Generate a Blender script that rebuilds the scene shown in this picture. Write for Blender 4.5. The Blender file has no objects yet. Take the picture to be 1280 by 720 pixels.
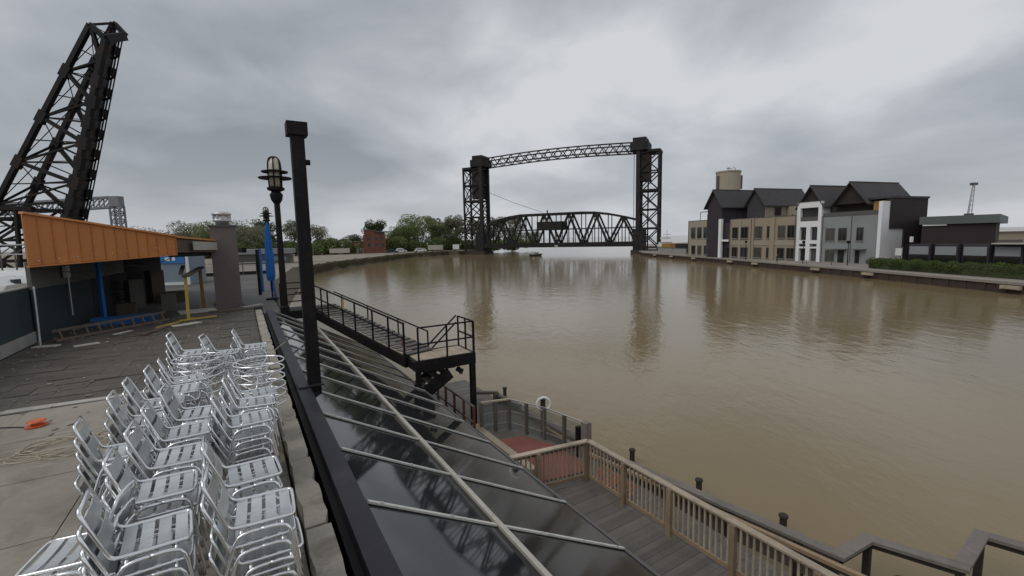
import bpy, bmesh, math, random
from mathutils import Vector, Matrix, Quaternion
rad = math.radians
S = bpy.context.scene
COL = S.collection
random.seed(7)

# ------------------------------------------------------------------ camera
F_PX, PITCH, ROLL, CAMZ = 560.0, rad(6.3), rad(1.2), 7.3
cd = bpy.data.cameras.new("camera")
cd.sensor_fit = 'HORIZONTAL'; cd.sensor_width = 36.0
cd.lens = 36.0 * F_PX / 1280.0
cd.clip_start = 0.05; cd.clip_end = 20000
cam = bpy.data.objects.new("camera", cd); COL.objects.link(cam)
_F = Vector((0, math.cos(PITCH), -math.sin(PITCH)))
_R0 = Vector((1, 0, 0)); _U0 = Vector((0, math.sin(PITCH), math.cos(PITCH)))
_R = math.cos(ROLL) * _R0 - math.sin(ROLL) * _U0
_U = math.sin(ROLL) * _R0 + math.cos(ROLL) * _U0
cam.matrix_world = Matrix(((_R.x, _U.x, -_F.x, 0), (_R.y, _U.y, -_F.y, 0), (_R.z, _U.z, -_F.z, CAMZ), (0, 0, 0, 1)))
S.camera = cam

# ------------------------------------------------------------------ light: overcast daylight
SUN_EL, SUN_AZ = rad(50), rad(232)      # azimuth clockwise from +Y
W = bpy.data.worlds.new("World"); S.world = W; W.use_nodes = True
nt = W.node_tree; N = nt.nodes; LK = nt.links
for n in list(N): N.remove(n)
out = N.new('ShaderNodeOutputWorld'); bg = N.new('ShaderNodeBackground'); bg.inputs['Strength'].default_value = 0.1
LK.new(bg.outputs[0], out.inputs[0])
sky = N.new('ShaderNodeTexSky'); sky.sky_type = 'NISHITA'; sky.sun_disc = False
sky.sun_elevation = SUN_EL; sky.sun_rotation = SUN_AZ
tc = N.new('ShaderNodeTexCoord'); sep = N.new('ShaderNodeSeparateXYZ'); LK.new(tc.outputs['Generated'], sep.inputs[0])
def mth(op, a, b=None, c=None, clamp=False, tree=None):
    m = (tree or nt).nodes.new('ShaderNodeMath'); m.operation = op; m.use_clamp = clamp
    for i, v in enumerate((a, b, c)):
        if v is None: continue
        if isinstance(v, (int, float)): m.inputs[i].default_value = v
        else: (tree or nt).links.new(v, m.inputs[i])
    return m.outputs[0]
zc = mth('ADD', mth('MAXIMUM', sep.outputs[2], 0.0), 0.30)
cmb = N.new('ShaderNodeCombineXYZ'); LK.new(mth('DIVIDE', sep.outputs[0], zc), cmb.inputs[0]); LK.new(mth('DIVIDE', sep.outputs[1], zc), cmb.inputs[1])
cmb.inputs[2].default_value = 17.0
def noise(vec, scale, detail, rough, dist=0.0, tree=None):
    n = (tree or nt).nodes.new('ShaderNodeTexNoise'); n.inputs['Scale'].default_value = scale; n.inputs['Detail'].default_value = detail
    n.inputs['Roughness'].default_value = rough; n.inputs['Distortion'].default_value = dist
    (tree or nt).links.new(vec, n.inputs['Vector']); return n.outputs['Fac']
big = noise(cmb.outputs[0], 0.75, 2, 0.45, 0.2)
fine = noise(cmb.outputs[0], 1.9, 6, 0.52, 0.25)
dens = mth('ADD', mth('MULTIPLY', big, 0.6), mth('MULTIPLY', fine, 0.4))
rmp = N.new('ShaderNodeValToRGB'); LK.new(dens, rmp.inputs[0])
e = rmp.color_ramp.elements
e[0].position = 0.35; e[0].color = (2.1, 2.38, 2.6, 1)
e[1].position = 0.59; e[1].color = (6.0, 6.12, 6.4, 1)
m1 = e.new(0.485); m1.color = (3.85, 4.1, 4.4, 1)
hz = mth('POWER', mth('SUBTRACT', 1.0, mth('MAXIMUM', sep.outputs[2], 0.0), clamp=True), 7.0)
def mixc(a, b, fac, tree=None, mode='MIX'):
    m = (tree or nt).nodes.new('ShaderNodeMix'); m.data_type = 'RGBA'; m.blend_type = mode
    L = (tree or nt).links
    for idx, v in ((0, fac), (6, a), (7, b)):
        if isinstance(v, (int, float)): m.inputs[idx].default_value = v
        elif isinstance(v, tuple): m.inputs[idx].default_value = v if len(v) == 4 else (*v, 1)
        else: L.new(v, m.inputs[idx])
    return m.outputs[2]
c1 = mixc(rmp.outputs[0], (4.9, 5.05, 5.4), mth('MULTIPLY', hz, 0.75))
c2 = mixc(c1, sky.outputs[0], 0.04)
LK.new(c2, bg.inputs['Color'])

sl = bpy.data.lights.new("sun", 'SUN'); sl.energy = 1.0; sl.angle = rad(40); sl.color = (1, 0.97, 0.92)
sun = bpy.data.objects.new("sun", sl); COL.objects.link(sun)
sd = Vector((math.sin(SUN_AZ) * math.cos(SUN_EL), math.cos(SUN_AZ) * math.cos(SUN_EL), math.sin(SUN_EL)))
sun.rotation_euler = (-sd).to_track_quat('-Z', 'Y').to_euler()
S.view_settings.view_transform = 'Standard'; S.view_settings.look = 'None'
S.view_settings.exposure = 0.12; S.view_settings.gamma = 1.0; S.view_settings.use_curve_mapping = False
S.render.engine = 'CYCLES'; S.cycles.use_denoising = True
S.cycles.max_bounces = 6; S.cycles.glossy_bounces = 3; S.cycles.diffuse_bounces = 3; S.cycles.transparent_max_bounces = 8

# ------------------------------------------------------------------ materials
def mat(name, col, rough=0.7, metal=0.0, var=0.18, scale=1.5, fine=0.0, rnd=0.0, bump=0.0, bscale=30.0, spec=0.5, stain=None, stain_scale=0.7, stain_amt=0.5, stretch=None, alpha=1.0):
    m = bpy.data.materials.new(name); m.use_nodes = True
    t = m.node_tree; b = t.nodes['Principled BSDF']
    b.inputs['Roughness'].default_value = rough; b.inputs['Metallic'].default_value = metal
    b.inputs['Specular IOR Level'].default_value = spec
    if alpha < 1: b.inputs['Alpha'].default_value = alpha
    g = t.nodes.new('ShaderNodeNewGeometry'); pos = g.outputs['Position']
    if stretch:
        mp = t.nodes.new('ShaderNodeMapping'); mp.inputs['Scale'].default_value = stretch; mp.inputs['Rotation'].default_value = (0, 0, rad(-31))
        t.links.new(pos, mp.inputs[0]); pos = mp.outputs[0]
    f = noise(pos, scale, 5, 0.6, 0.2, t)
    v = mth('MULTIPLY_ADD', f, 2 * var * 1.6, 1 - var * 1.6, tree=t)
    if fine:
        f2 = noise(pos, scale * 14, 3, 0.6, 0, t)
        v = mth('MULTIPLY', v, mth('MULTIPLY_ADD', f2, 2 * fine, 1 - fine, tree=t), tree=t)
    if rnd:
        oi = t.nodes.new('ShaderNodeObjectInfo')
        v = mth('MULTIPLY', v, mth('MULTIPLY_ADD', oi.outputs['Random'], 2 * rnd, 1 - rnd, tree=t), tree=t)
    sc = t.nodes.new('ShaderNodeVectorMath'); sc.operation = 'SCALE'; sc.inputs[0].default_value = col
    t.links.new(v, sc.inputs['Scale']); c = sc.outputs[0]
    if stain:
        s = noise(pos, stain_scale, 6, 0.65, 0.6, t)
        sf = mth('MULTIPLY', mth('MULTIPLY_ADD', s, 5.0, -2.5, clamp=True, tree=t), stain_amt, tree=t)
        c = mixc(c, stain, sf, t)
        t.links.new(mth('MULTIPLY_ADD', f, 0.25 * rough, rough * 0.88, tree=t), b.inputs['Roughness'])
    t.links.new(c, b.inputs['Base Color'])
    if bump:
        bn = t.nodes.new('ShaderNodeBump'); bn.inputs['Strength'].default_value = 1.0; bn.inputs['Distance'].default_value = bump
        t.links.new(noise(pos, bscale, 4, 0.6, 0, t), bn.inputs['Height']); t.links.new(bn.outputs[0], b.inputs['Normal'])
    return m
M = {}
M['concrete'] = mat('concrete', (.30, .27, .225), .85, var=.2, scale=.8, fine=.14, rnd=.08, bump=.002, bscale=60, stain=(.15, .13, .105), stain_scale=.9, stain_amt=.7)
M['kerb'] = mat('kerb_concrete', (.33, .30, .25), .9, var=.2, scale=1.6, fine=.15, rnd=.1, bump=.006, bscale=22, stain=(.11, .095, .075), stain_scale=2.2, stain_amt=.7)
M['paver'] = mat('dark_paver', (.090, .079, .065), .62, var=.3, scale=1.1, fine=.35, rnd=.14, bump=.006, bscale=25, stain=(.15, .135, .11), stain_scale=1.3, stain_amt=.5, stretch=(.8, 3.2, 1))
M['roofmem'] = mat('roof_membrane', (.10, .095, .09), .75, var=.2, scale=.4, fine=.12, rnd=.1, stain=(.06, .055, .05), stain_scale=.25, stain_amt=.6)
M['flash'] = mat('flashing', (.42, .40, .36), .7, var=.2, scale=2, fine=.1, rnd=.12, stain=(.2, .18, .15), stain_scale=3)
M['alu'] = mat('polished_aluminium', (.86, .87, .88), .17, 1.0, var=.06, scale=6, rnd=.05)
M['aluslat'] = mat('brushed_aluminium', (.66, .68, .68), .40, 1.0, var=.12, scale=5, fine=.08, rnd=.14, stain=(.5, .51, .5), stain_scale=9, stain_amt=.5)
M['black'] = mat('black_paint', (.009, .008, .009), .6, var=.3, scale=3, fine=.1, spec=.22, stain=(.045, .026, .018), stain_scale=3.5, stain_amt=.35)
M['beam'] = mat('weathered_black_beam', (.022, .020, .026), .5, var=.2, scale=2, fine=.1, spec=.35, stain=(.05, .046, .055), stain_scale=2, stain_amt=.6)
M['bridge'] = mat('bridge_steel', (.019, .018, .019), .7, var=.4, scale=.5, fine=.1, spec=.3, rnd=.25, stain=(.055, .034, .022), stain_scale=.5, stain_amt=.55)  # base lifted a little to paint in distance haze; stain is rust
M['bascule'] = mat('bascule_steel', (.012, .011, .012), .7, var=.4, scale=.5, spec=.25, rnd=.25, stain=(.045, .024, .015), stain_scale=.35, stain_amt=.55)
M['rustcw'] = mat('brown_steel', (.022, .015, .013), .8, var=.3, scale=.4)
M['paleb'] = mat('pale_bridge_paint', (.20, .21, .23), .8, var=.2, scale=.3)
M['glassroof'] = mat('dark_roof_glass', (.021, .022, .024), .05, var=.2, scale=1.0, fine=.2, spec=.42, bump=.0003, bscale=1.3, stain=(.045, .043, .04), stain_scale=2.2, stain_amt=.3, stretch=(.5, 2, 1))
M['rafter'] = mat('pale_rafter_cap', (.54, .53, .49), .6, var=.15, scale=2, rnd=.1, stain=(.2, .18, .14), stain_scale=4, stain_amt=.5)
M['purlin'] = mat('tan_purlin_cap', (.42, .40, .35), .7, var=.2, scale=2, stain=(.2, .16, .11), stain_scale=4)
M['wood'] = mat('weathered_wood', (.30, .215, .135), .85, var=.22, scale=1.2, fine=.2, rnd=.2, bump=.002, bscale=40, stain=(.13, .10, .07), stain_scale=2.5)
M['woodpale'] = mat('pale_grey_wood', (.40, .33, .245), .85, var=.2, scale=1.2, fine=.15, rnd=.15, stain=(.17, .14, .11), stain_scale=2.0)
M['deck'] = mat('grey_deck_board', (.13, .117, .103), .7, var=.2, scale=1, fine=.2, rnd=.17, stain=(.065, .058, .052), stain_scale=.8)
M['timber'] = mat('wet_timber', (.12, .10, .08), .8, var=.3, scale=1, fine=.2, rnd=.2)
M['cap'] = mat('grey_cap_plank', (.19, .165, .145), .85, var=.2, scale=1.5, fine=.15, rnd=.1, stain=(.09, .08, .07), stain_scale=3)
M['pile'] = mat('pile_wood', (.03, .025, .02), .9, var=.4, scale=4)
M['rust'] = mat('rusty_steel', (.13, .05, .028), .85, var=.4, scale=3, fine=.2, stain=(.05, .03, .025), stain_scale=4)
M['red'] = mat('faded_red_mat', (.21, .075, .06), .95, var=.25, scale=2, fine=.2, stain=(.17, .07, .05), stain_scale=1.5)
M['orangenet'] = mat('orange_netting', (.48, .12, .045), .9, var=.3, scale=3)
M['panelglass'] = mat('dusty_panel', (.16, .17, .15), .25, var=.2, scale=2, alpha=.28)
M['white'] = mat('white_paint', (.72, .72, .71), .5, var=.06, scale=1, rnd=.05)
M['orange'] = mat('orange_metal_cladding', (.55, .205, .055), .55, var=.14, scale=.8, fine=.06, rnd=.06, stain=(.36, .12, .035), stain_scale=1.2, stain_amt=.4)
M['orangecap'] = mat('orange_trim', (.60, .24, .08), .5, var=.1, scale=1)
M['teal'] = mat('dark_teal_wall', (.024, .039, .043), .75, var=.2, scale=.7, fine=.1, stain=(.02, .03, .033), stain_scale=.8)
M['greywall'] = mat('grey_plaster_wall', (.30, .29, .27), .9, var=.15, scale=.6, stain=(.17, .16, .15), stain_scale=.7)
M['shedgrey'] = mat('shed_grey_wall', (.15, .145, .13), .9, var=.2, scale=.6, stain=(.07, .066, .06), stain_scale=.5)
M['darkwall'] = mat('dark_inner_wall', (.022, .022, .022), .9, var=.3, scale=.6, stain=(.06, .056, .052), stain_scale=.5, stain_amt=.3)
M['wetshadefloor'] = mat('dark_wet_shaded_floor', (.028, .026, .024), .75, var=.3, scale=.8, fine=.3, rnd=.1)  # wet floor, its base also darkened to paint in the shed's interior shade
M['bluewall'] = mat('blue_grey_wall', (.20, .24, .28), .8, var=.12, scale=.8)
M['blue'] = mat('bright_blue_paint', (.015, .14, .42), .5, var=.15, scale=2, rnd=.1)
M['bluecloth'] = mat('blue_canvas', (.02, .15, .46), .8, var=.2, scale=3, rnd=.1)
M['yellow'] = mat('yellow_paint', (.55, .38, .06), .6, var=.2, scale=3, stain=(.25, .17, .06), stain_scale=5)
M['ochre'] = mat('ochre_wood', (.38, .20, .055), .75, var=.2, scale=3)
M['stucco'] = mat('mauve_stucco', (.165, .135, .13), .9, var=.12, scale=1, fine=.1, bump=.004, bscale=40, stain=(.12, .10, .095), stain_scale=1)
M['galv'] = mat('galvanised_metal', (.55, .55, .54), .4, .7, var=.12, scale=3)
M['lampglass'] = mat('frosted_lamp_glass', (.55, .50, .38), .3, var=.15, scale=3)
M['rope'] = mat('pale_rope', (.48, .42, .32), .9, var=.15, scale=8)
M['debris'] = mat('pale_scrap_board', (.50, .48, .43), .85, var=.2, scale=3, rnd=.25)
M['litter'] = mat('litter_scraps', (.26, .235, .19), .9, var=.6, scale=1.7, fine=.3)
M['brown'] = mat('brown_board', (.11, .085, .065), .85, var=.3, scale=2, rnd=.25)
M['land'] = mat('land_ground', (.27, .235, .185), .95, var=.2, scale=.12, fine=.15, stain=(.12, .115, .065), stain_scale=.05, stain_amt=.7)
M['bank'] = mat('river_bank', (.095, .078, .05), .95, var=.4, scale=.5, fine=.3, stain=(.05, .06, .025), stain_scale=.3)
M['quay'] = mat('quay_paving', (.27, .235, .205), .9, var=.15, scale=.3, fine=.1)
M['quaywall'] = mat('quay_wall', (.055, .035, .027), .85, var=.35, scale=.6, stain=(.03, .02, .017), stain_scale=.5)
M['beige'] = mat('beige_render', (.33, .29, .225), .9, var=.06, scale=.4, stain=(.27, .235, .185), stain_scale=.2, stain_amt=.4)
M['tan'] = mat('tan_render', (.32, .265, .195), .9, var=.06, scale=.4, stain=(.26, .21, .155), stain_scale=.2, stain_amt=.4)
M['whiter'] = mat('white_render', (.78, .78, .79), .85, var=.05, scale=.4, stain=(.62, .61, .60), stain_scale=.5, stain_amt=.4)
M['greyr'] = mat('grey_render', (.26, .272, .275), .85, var=.08, scale=.4, stain=(.2, .21, .215), stain_scale=.3, stain_amt=.5)
M['purple'] = mat('dark_purple_siding', (.040, .032, .040), .8, var=.15, scale=.5)
M['darkbrown'] = mat('dark_brown_siding', (.030, .022, .023), .85, var=.2, scale=.5)
M['shingle'] = mat('charcoal_shingle', (.055, .052, .054), .9, var=.2, scale=.7, fine=.2)
M['winframe'] = mat('window_frame', (.10, .095, .09), .6, var=.1)
M['winglass'] = mat('window_glass', (.018, .018, .016), .08, var=.3, scale=.3)
M['winglass2'] = mat('window_glass_curtained', (.07, .065, .055), .15, var=.4, scale=.6)
M['winglass3'] = mat('window_glass_blue', (.03, .036, .045), .05, var=.4, scale=.4)
M['silo'] = mat('silo_concrete', (.36, .315, .24), .9, var=.08, scale=.3, stain=(.28, .24, .18), stain_scale=.2)
M['greenroof'] = mat('grey_green_roof', (.095, .118, .11), .6, var=.12, scale=.3)
M['storepanel'] = mat('grey_light_panel', (.25, .255, .265), .7, var=.1, scale=.5)
M['brick'] = mat('red_brick', (.17, .065, .045), .9, var=.3, scale=.6, fine=.25, stain=(.10, .045, .035), stain_scale=.4)
M['bark'] = mat('bark', (.06, .05, .04), .95, var=.3, scale=1)
M['leaf1'] = mat('spring_green_leaf', (.185, .235, .085), .8, var=.55, scale=.35, fine=.3)
M['leaf2'] = mat('grey_green_leaf', (.22, .22, .15), .85, var=.45, scale=.35, fine=.3)
M['leaf3'] = mat('dark_green_leaf', (.09, .11, .05), .85, var=.5, scale=.4, fine=.3)
M['weeds'] = mat('brown_bank_weeds', (.085, .075, .04), .9, var=.5, scale=.5, fine=.4)
M['hedge'] = mat('hedge_leaf', (.10, .145, .035), .85, var=.5, scale=.8, fine=.4)
M['carwhite'] = mat('white_car_paint', (.70, .70, .70), .25, var=.04)
M['cardark'] = mat('dark_car_paint', (.03, .033, .04), .25, var=.04)
M['tyre'] = mat('tyre_rubber', (.02, .02, .02), .9)
M['plugorange'] = mat('orange_plastic', (.62, .13, .04), .5)
M['signblue'] = mat('sign_blue', (.03, .16, .42), .5)
M['cloth'] = mat('dark_cloth', (.03, .03, .045), .9)
M['skin'] = mat('skin', (.45, .28, .2), .6)
M['cream'] = mat('cream_wall', (.42, .39, .33), .85, var=.08)

def translucent(m, amt):
    t = m.node_tree; b = t.nodes['Principled BSDF']; o = t.nodes['Material Output']
    tr = t.nodes.new('ShaderNodeBsdfTranslucent'); mx = t.nodes.new('ShaderNodeMixShader'); mx.inputs[0].default_value = amt
    t.links.new(b.inputs['Base Color'].links[0].from_socket, tr.inputs['Color'])
    t.links.new(b.outputs[0], mx.inputs[1]); t.links.new(tr.outputs[0], mx.inputs[2]); t.links.new(mx.outputs[0], o.inputs['Surface'])
for k_ in ('leaf1', 'leaf2', 'leaf3', 'hedge', 'weeds'): translucent(M[k_], .45)
def water_material():
    m = bpy.data.materials.new('river_water'); m.use_nodes = True; t = m.node_tree; b = t.nodes['Principled BSDF']
    g = t.nodes.new('ShaderNodeNewGeometry'); pos = g.outputs['Position']
    n1 = noise(pos, .05, 4, .55, .3, t)
    c = mixc((.194, .143, .070), (.236, .181, .098), n1, t)
    t.links.new(c, b.inputs['Base Color'])
    b.inputs['Roughness'].default_value = .10; b.inputs['IOR'].default_value = 1.33
    mp = t.nodes.new('ShaderNodeMapping'); mp.inputs['Scale'].default_value = (1, .55, 1); mp.inputs['Rotation'].default_value = (0, 0, rad(15)); t.links.new(pos, mp.inputs[0])
    h = mth('ADD', noise(mp.outputs[0], .8, 3, .55, .4, t), mth('MULTIPLY', noise(mp.outputs[0], 3.4, 3, .6, .2, t), .32, tree=t), tree=t)
    patch = mth('MULTIPLY_ADD', noise(pos, .035, 4, .6, .8, t), 2.6, -.8, clamp=True, tree=t)
    bn = t.nodes.new('ShaderNodeBump'); bn.inputs['Distance'].default_value = .052
    t.links.new(mth('MULTIPLY_ADD', patch, .60, .40, tree=t), bn.inputs['Strength'])
    t.links.new(h, bn.inputs['Height']); t.links.new(bn.outputs[0], b.inputs['Normal'])
    return m
M['water'] = water_material()

# ------------------------------------------------------------------ mesh helpers
def link(o, par=None):
    COL.objects.link(o)
    if par is not None: o.parent = par
    return o
def tag(o, label=None, cat=None, group=None, kind=None):
    if label: o['label'] = label
    if cat: o['category'] = cat
    if group: o['group'] = group
    if kind: o['kind'] = kind
    return o
def newmesh(name, verts, faces, m, smooth=False):
    me = bpy.data.meshes.new(name); me.from_pydata([tuple(v) for v in verts], [], faces); me.materials.append(m)
    if smooth: me.polygons.foreach_set('use_smooth', [True] * len(me.polygons))
    me.update(); return me
def obj(name, me, par=None, loc=(0, 0, 0), rot=None):
    o = bpy.data.objects.new(name, me); link(o, par); o.location = loc
    if rot is not None: o.rotation_euler = rot
    return o
def thing(name, label, cat, loc=(0, 0, 0), rz=0.0, group=None):
    o = bpy.data.objects.new(name, None); o.empty_display_size = .2; link(o); o.location = loc; o.rotation_euler = (0, 0, rz)
    return tag(o, label, cat, group)
_CUBE_V = [(x, y, z) for x in (-.5, .5) for y in (-.5, .5) for z in (-.5, .5)]
_CUBE_F = [(0, 1, 3, 2), (4, 6, 7, 5), (0, 4, 5, 1), (2, 3, 7, 6), (0, 2, 6, 4), (1, 5, 7, 3)]
_unit = {}
def ucube(m):
    if m.name not in _unit: _unit[m.name] = newmesh('block_' + m.name, _CUBE_V, _CUBE_F, m)
    return _unit[m.name]
def bx(name, par, m, c, size, rz=0.0, rot=None):
    o = obj(name, ucube(m), par, c); o.scale = size; o.rotation_euler = rot if rot else (0, 0, rz); return o
def bx2(name, par, m, lo, hi):
    return bx(name, par, m, [(a + b) / 2 for a, b in zip(lo, hi)], [abs(b - a) for a, b in zip(lo, hi)])
def beam(name, par, m, p, q, w, h=None):
    p = Vector(p); q = Vector(q); h = w if h is None else h
    o = obj(name, ucube(m), par, (p + q) / 2); v = q - p
    o.rotation_euler = v.to_track_quat('X', 'Z').to_euler(); o.scale = (v.length, w, h); return o
class MB:
    def __init__(s): s.v = []; s.f = []
    def box(s, c, size, R=None):
        n = len(s.v)
        for v in _CUBE_V:
            p = Vector((v[0] * size[0], v[1] * size[1], v[2] * size[2]))
            if R is not None: p = R @ p
            s.v.append(p + Vector(c))
        s.f += [tuple(i + n for i in f) for f in _CUBE_F]; return s
    def bar(s, p, q, w, h=None):
        p = Vector(p); q = Vector(q); v = q - p; R = v.to_track_quat('X', 'Z').to_matrix()
        return s.box((p + q) / 2, (v.length, w, w if h is None else h), R)
    def poly(s, pts): n = len(s.v); s.v += [Vector(p) for p in pts]; s.f.append(tuple(range(n, n + len(pts)))); return s
    def prism(s, pts, z0, z1):
        n = len(s.v); k = len(pts); s.v += [Vector((p[0], p[1], z0)) for p in pts] + [Vector((p[0], p[1], z1)) for p in pts]
        a = sum(pts[i][0] * pts[(i + 1) % k][1] - pts[(i + 1) % k][0] * pts[i][1] for i in range(k))
        top = [n + k + i for i in range(k)]; bot = [n + i for i in range(k)]
        if a < 0: top.reverse()
        else: bot.reverse()
        s.f.append(tuple(top)); s.f.append(tuple(bot))
        for i in range(k):
            j = (i + 1) % k; q = (n + i, n + j, n + k + j, n + k + i); s.f.append(q if a > 0 else q[::-1])
        return s
    def cyl(s, p, q, r0, r1=None, n=10, caps=True):
        r1 = r0 if r1 is None else r1; p = Vector(p); q = Vector(q); R = (q - p).to_track_quat('Z', 'Y').to_matrix(); b = len(s.v)
        for c, r in ((p, r0), (q, r1)):
            for i in range(n): a = 2 * math.pi * i / n; s.v.append(c + R @ Vector((r * math.cos(a), r * math.sin(a), 0)))
        for i in range(n): j = (i + 1) % n; s.f.append((b + i, b + j, b + n + j, b + n + i))
        if caps: s.f.append(tuple(b + i for i in range(n))[::-1]); s.f.append(tuple(b + n + i for i in range(n)))
        return s
    def lathe(s, prof, c=(0, 0, 0), n=14):
        b = len(s.v); c = Vector(c)
        for r, z in prof:
            for i in range(n): a = 2 * math.pi * i / n; s.v.append(c + Vector((r * math.cos(a), r * math.sin(a), z)))
        for k in range(len(prof) - 1):
            for i in range(n): j = (i + 1) % n; s.f.append((b + k * n + i, b + k * n + j, b + (k + 1) * n + j, b + (k + 1) * n + i))
        s.f.append(tuple(b + i for i in range(n))[::-1]); s.f.append(tuple(b + (len(prof) - 1) * n + i for i in range(n))); return s
    def tube(s, pts, r, n=7, closed=False):
        pts = [Vector(p) for p in pts]; k = len(pts); b = len(s.v); up = None
        for i, p in enumerate(pts):
            t = (pts[(i + 1) % k] - pts[i - 1]) if closed else (pts[min(i + 1, k - 1)] - pts[max(i - 1, 0)])
            t.normalize()
            if up is None: up = t.orthogonal().normalized()
            up = (up - t * up.dot(t)).normalized(); side = t.cross(up); rr = r[i] if isinstance(r, (list, tuple)) else r
            for j in range(n): a = 2 * math.pi * j / n; s.v.append(p + up * rr * math.cos(a) + side * rr * math.sin(a))
        for i in range(k if closed else k - 1):
            i2 = (i + 1) % k
            sh = 0
            if closed and i2 == 0:   # match the frame where the loop closes
                sh = min(range(n), key=lambda q: (s.v[b + i * n] - s.v[b + q]).length)
            for j in range(n):
                j2 = (j + 1) % n; s.f.append((b + i * n + j, b + i * n + j2, b + i2 * n + (j2 + sh) % n, b + i2 * n + (j + sh) % n))
        if not closed: s.f.append(tuple(b + j for j in range(n))[::-1]); s.f.append(tuple(b + (k - 1) * n + j for j in range(n)))
        return s
    def mesh(s, name, m, smooth=False): return newmesh(name, s.v, s.f, m, smooth)
    def build(s, name, m, par=None, loc=(0, 0, 0), smooth=False): return obj(name, s.mesh(name, m, smooth), par, loc)
def chaikin(pts, it=2, closed=False):
    pts = [Vector(p) for p in pts]
    for _ in range(it):
        o = []; k = len(pts); rng = range(k) if closed else range(k - 1)
        if not closed: o.append(pts[0])
        for i in rng: a, b = pts[i], pts[(i + 1) % k]; o += [a * .75 + b * .25, a * .25 + b * .75]
        if not closed: o.append(pts[-1])
        pts = o
    return pts

# terrace frame: s runs along the terrace edge away from the camera, t towards the river
TA = rad(31)
def TF(s, t, z=0.0): return Vector((-s * math.sin(TA) + t * math.cos(TA), s * math.cos(TA) + t * math.sin(TA), z))
_ORG = {}
def tthing(name, label, cat, s, t, z, group=None):
    o = thing(name, label, cat, TF(s, t, z), TA, group); _ORG[o.name] = (s, t, z); return o
def L(o, s, t, z): a = _ORG[o.name]; return Vector((t - a[1], s - a[0], z - a[2]))
TZ = 4.5

# ------------------------------------------------------------------ setting: water, land, quay
MB().poly([(-9000, -60, 0), (9000, -60, 0), (9000, 9000, 0), (-9000, 9000, 0)]).build('water', M['water'])['kind'] = 'structure'
lb = [TF(-12, 4.0), TF(14, 4.0), TF(21, 4.0), TF(35, 4.0), TF(50, 4.0), Vector((-44.5, 99, 0)), Vector((-45.5, 133, 0)), Vector((-41.5, 193, 0)), Vector((-27, 222, 0)), Vector((-16, 221, 0)), Vector((-14, 235, 0)), Vector((-30, 300, 0)), Vector((-60, 420, 0)), Vector((-300, 700, 0)), Vector((-1500, 900, 0)), Vector((-1500, -60, 0)), TF(-12, -60)]
def land(name, pts, z, inset, nb, m, mside):
    """A sheet of land at height z whose first nb points form a sloping shore down into the water."""
    top = []
    for i, p in enumerate(pts):
        if i < nb:
            a = pts[max(i - 1, 0)]; b = pts[min(i + 1, nb - 1)]; d = (b - a); d.z = 0; d.normalize(); top.append(Vector((p.x - d.y * inset, p.y + d.x * inset, z)))
        else: top.append(Vector((p.x, p.y, z)))
    o = MB().poly([tuple(p) for p in top][::-1]).build(name, m); o['kind'] = 'structure'
    mb = MB()
    for i in range(nb - 1):
        a, b = pts[i], pts[i + 1]; n = max(1, int((b - a).length / 4)); ta, tb = top[i], top[i + 1]
        for k in range(n):
            def mixp(f, lo, hi): return lo * (1 - f) + hi * f
            f0, f1 = k / n, (k + 1) / n
            A0, A1 = mixp(f0, a, b), mixp(f1, a, b); T0, T1 = mixp(f0, ta, tb), mixp(f1, ta, tb)
            mb.poly([(A0.x, A0.y, -.6), (A1.x, A1.y, -.6), tuple(T1), tuple(T0)])
    s = mb.build(name + '_shore', mside); s['kind'] = 'structure'
    return o
land('ground', lb, 2.0, 3.6, 13, M['land'], M['bank'])
qb = [Vector(p) for p in ((57, -40, 0), (56.2, 48, 0), (55.6, 70, 0), (54.6, 85, 0), (52.9, 113, 0), (50.5, 140, 0), (48.6, 164, 0), (51, 178, 0), (62, 200, 0), (74, 255, 0), (100, 330, 0), (200, 420, 0), (2500, 700, 0), (2500, -40, 0))]
mb = MB().prism([(p.x, p.y) for p in qb], -1.0, 1.2); q = mb.build('quay', M['quay']); q['kind'] = 'structure'
# quay face: dark sheet piling hung on the wall, with pale fender pads
qf = MB()
for i in range(1, 9):
    a, b = qb[i], qb[i + 1]; d = (b - a).normalized(); n = Vector((d.y, -d.x, 0)) if False else Vector((-d.y, d.x, 0))
    k = max(1, int((b - a).length / 1.1))
    for j in range(k):
        p = a + (b - a) * ((j + .5) / k) + n * (.08 if j % 2 else .14)
        R = Matrix.Rotation(math.atan2(d.y, d.x), 3, 'Z')
        qf.box((p.x, p.y, -.02), ((b - a).length / k * .98, .22, 2.1), R)
o = qf.build('sheet_pile_wall', M['quaywall']); tag(o, kind='structure')
cp = MB()
for i in range(0, 9):
    a, b = qb[i], qb[i + 1]; d = (b - a).normalized(); n = Vector((-d.y, d.x, 0))
    cp.bar(a + n * .12 + Vector((0, 0, 1.16)), b + n * .12 + Vector((0, 0, 1.16)), .55, .3)
cp.build('quay_coping', M['quay'])['kind'] = 'structure'
def wall_x(y):
    for i in range(len(qb) - 1):
        if qb[i].y <= y <= qb[i + 1].y: return qb[i].x + (qb[i + 1].x - qb[i].x) * (y - qb[i].y) / (qb[i + 1].y - qb[i].y)
for y, where in [(49.5, 'in front of the far end of the hedge'), (69, 'in front of the near end of the hedge'), (80, 'below the grey house'), (98, 'below the long beige house'), (108, 'below the white entrance post'), (126, 'below the three window beige house'), (140, 'below the moored white yacht'), (153, 'closest to the lift bridge')]:
    o = MB().box((0, 0, 0), (.35, 1.9, .42)).box((-.19, 0, -.05), (.08, 1.5, .2)).build('fender_pad', M['woodpale'], loc=(wall_x(y) - .62, y, .72)); o.rotation_euler.z = rad(4)
    tag(o, 'pale fender pad on the quay wall ' + where, 'fender', 'pale fender pads along the quay wall')

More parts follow.
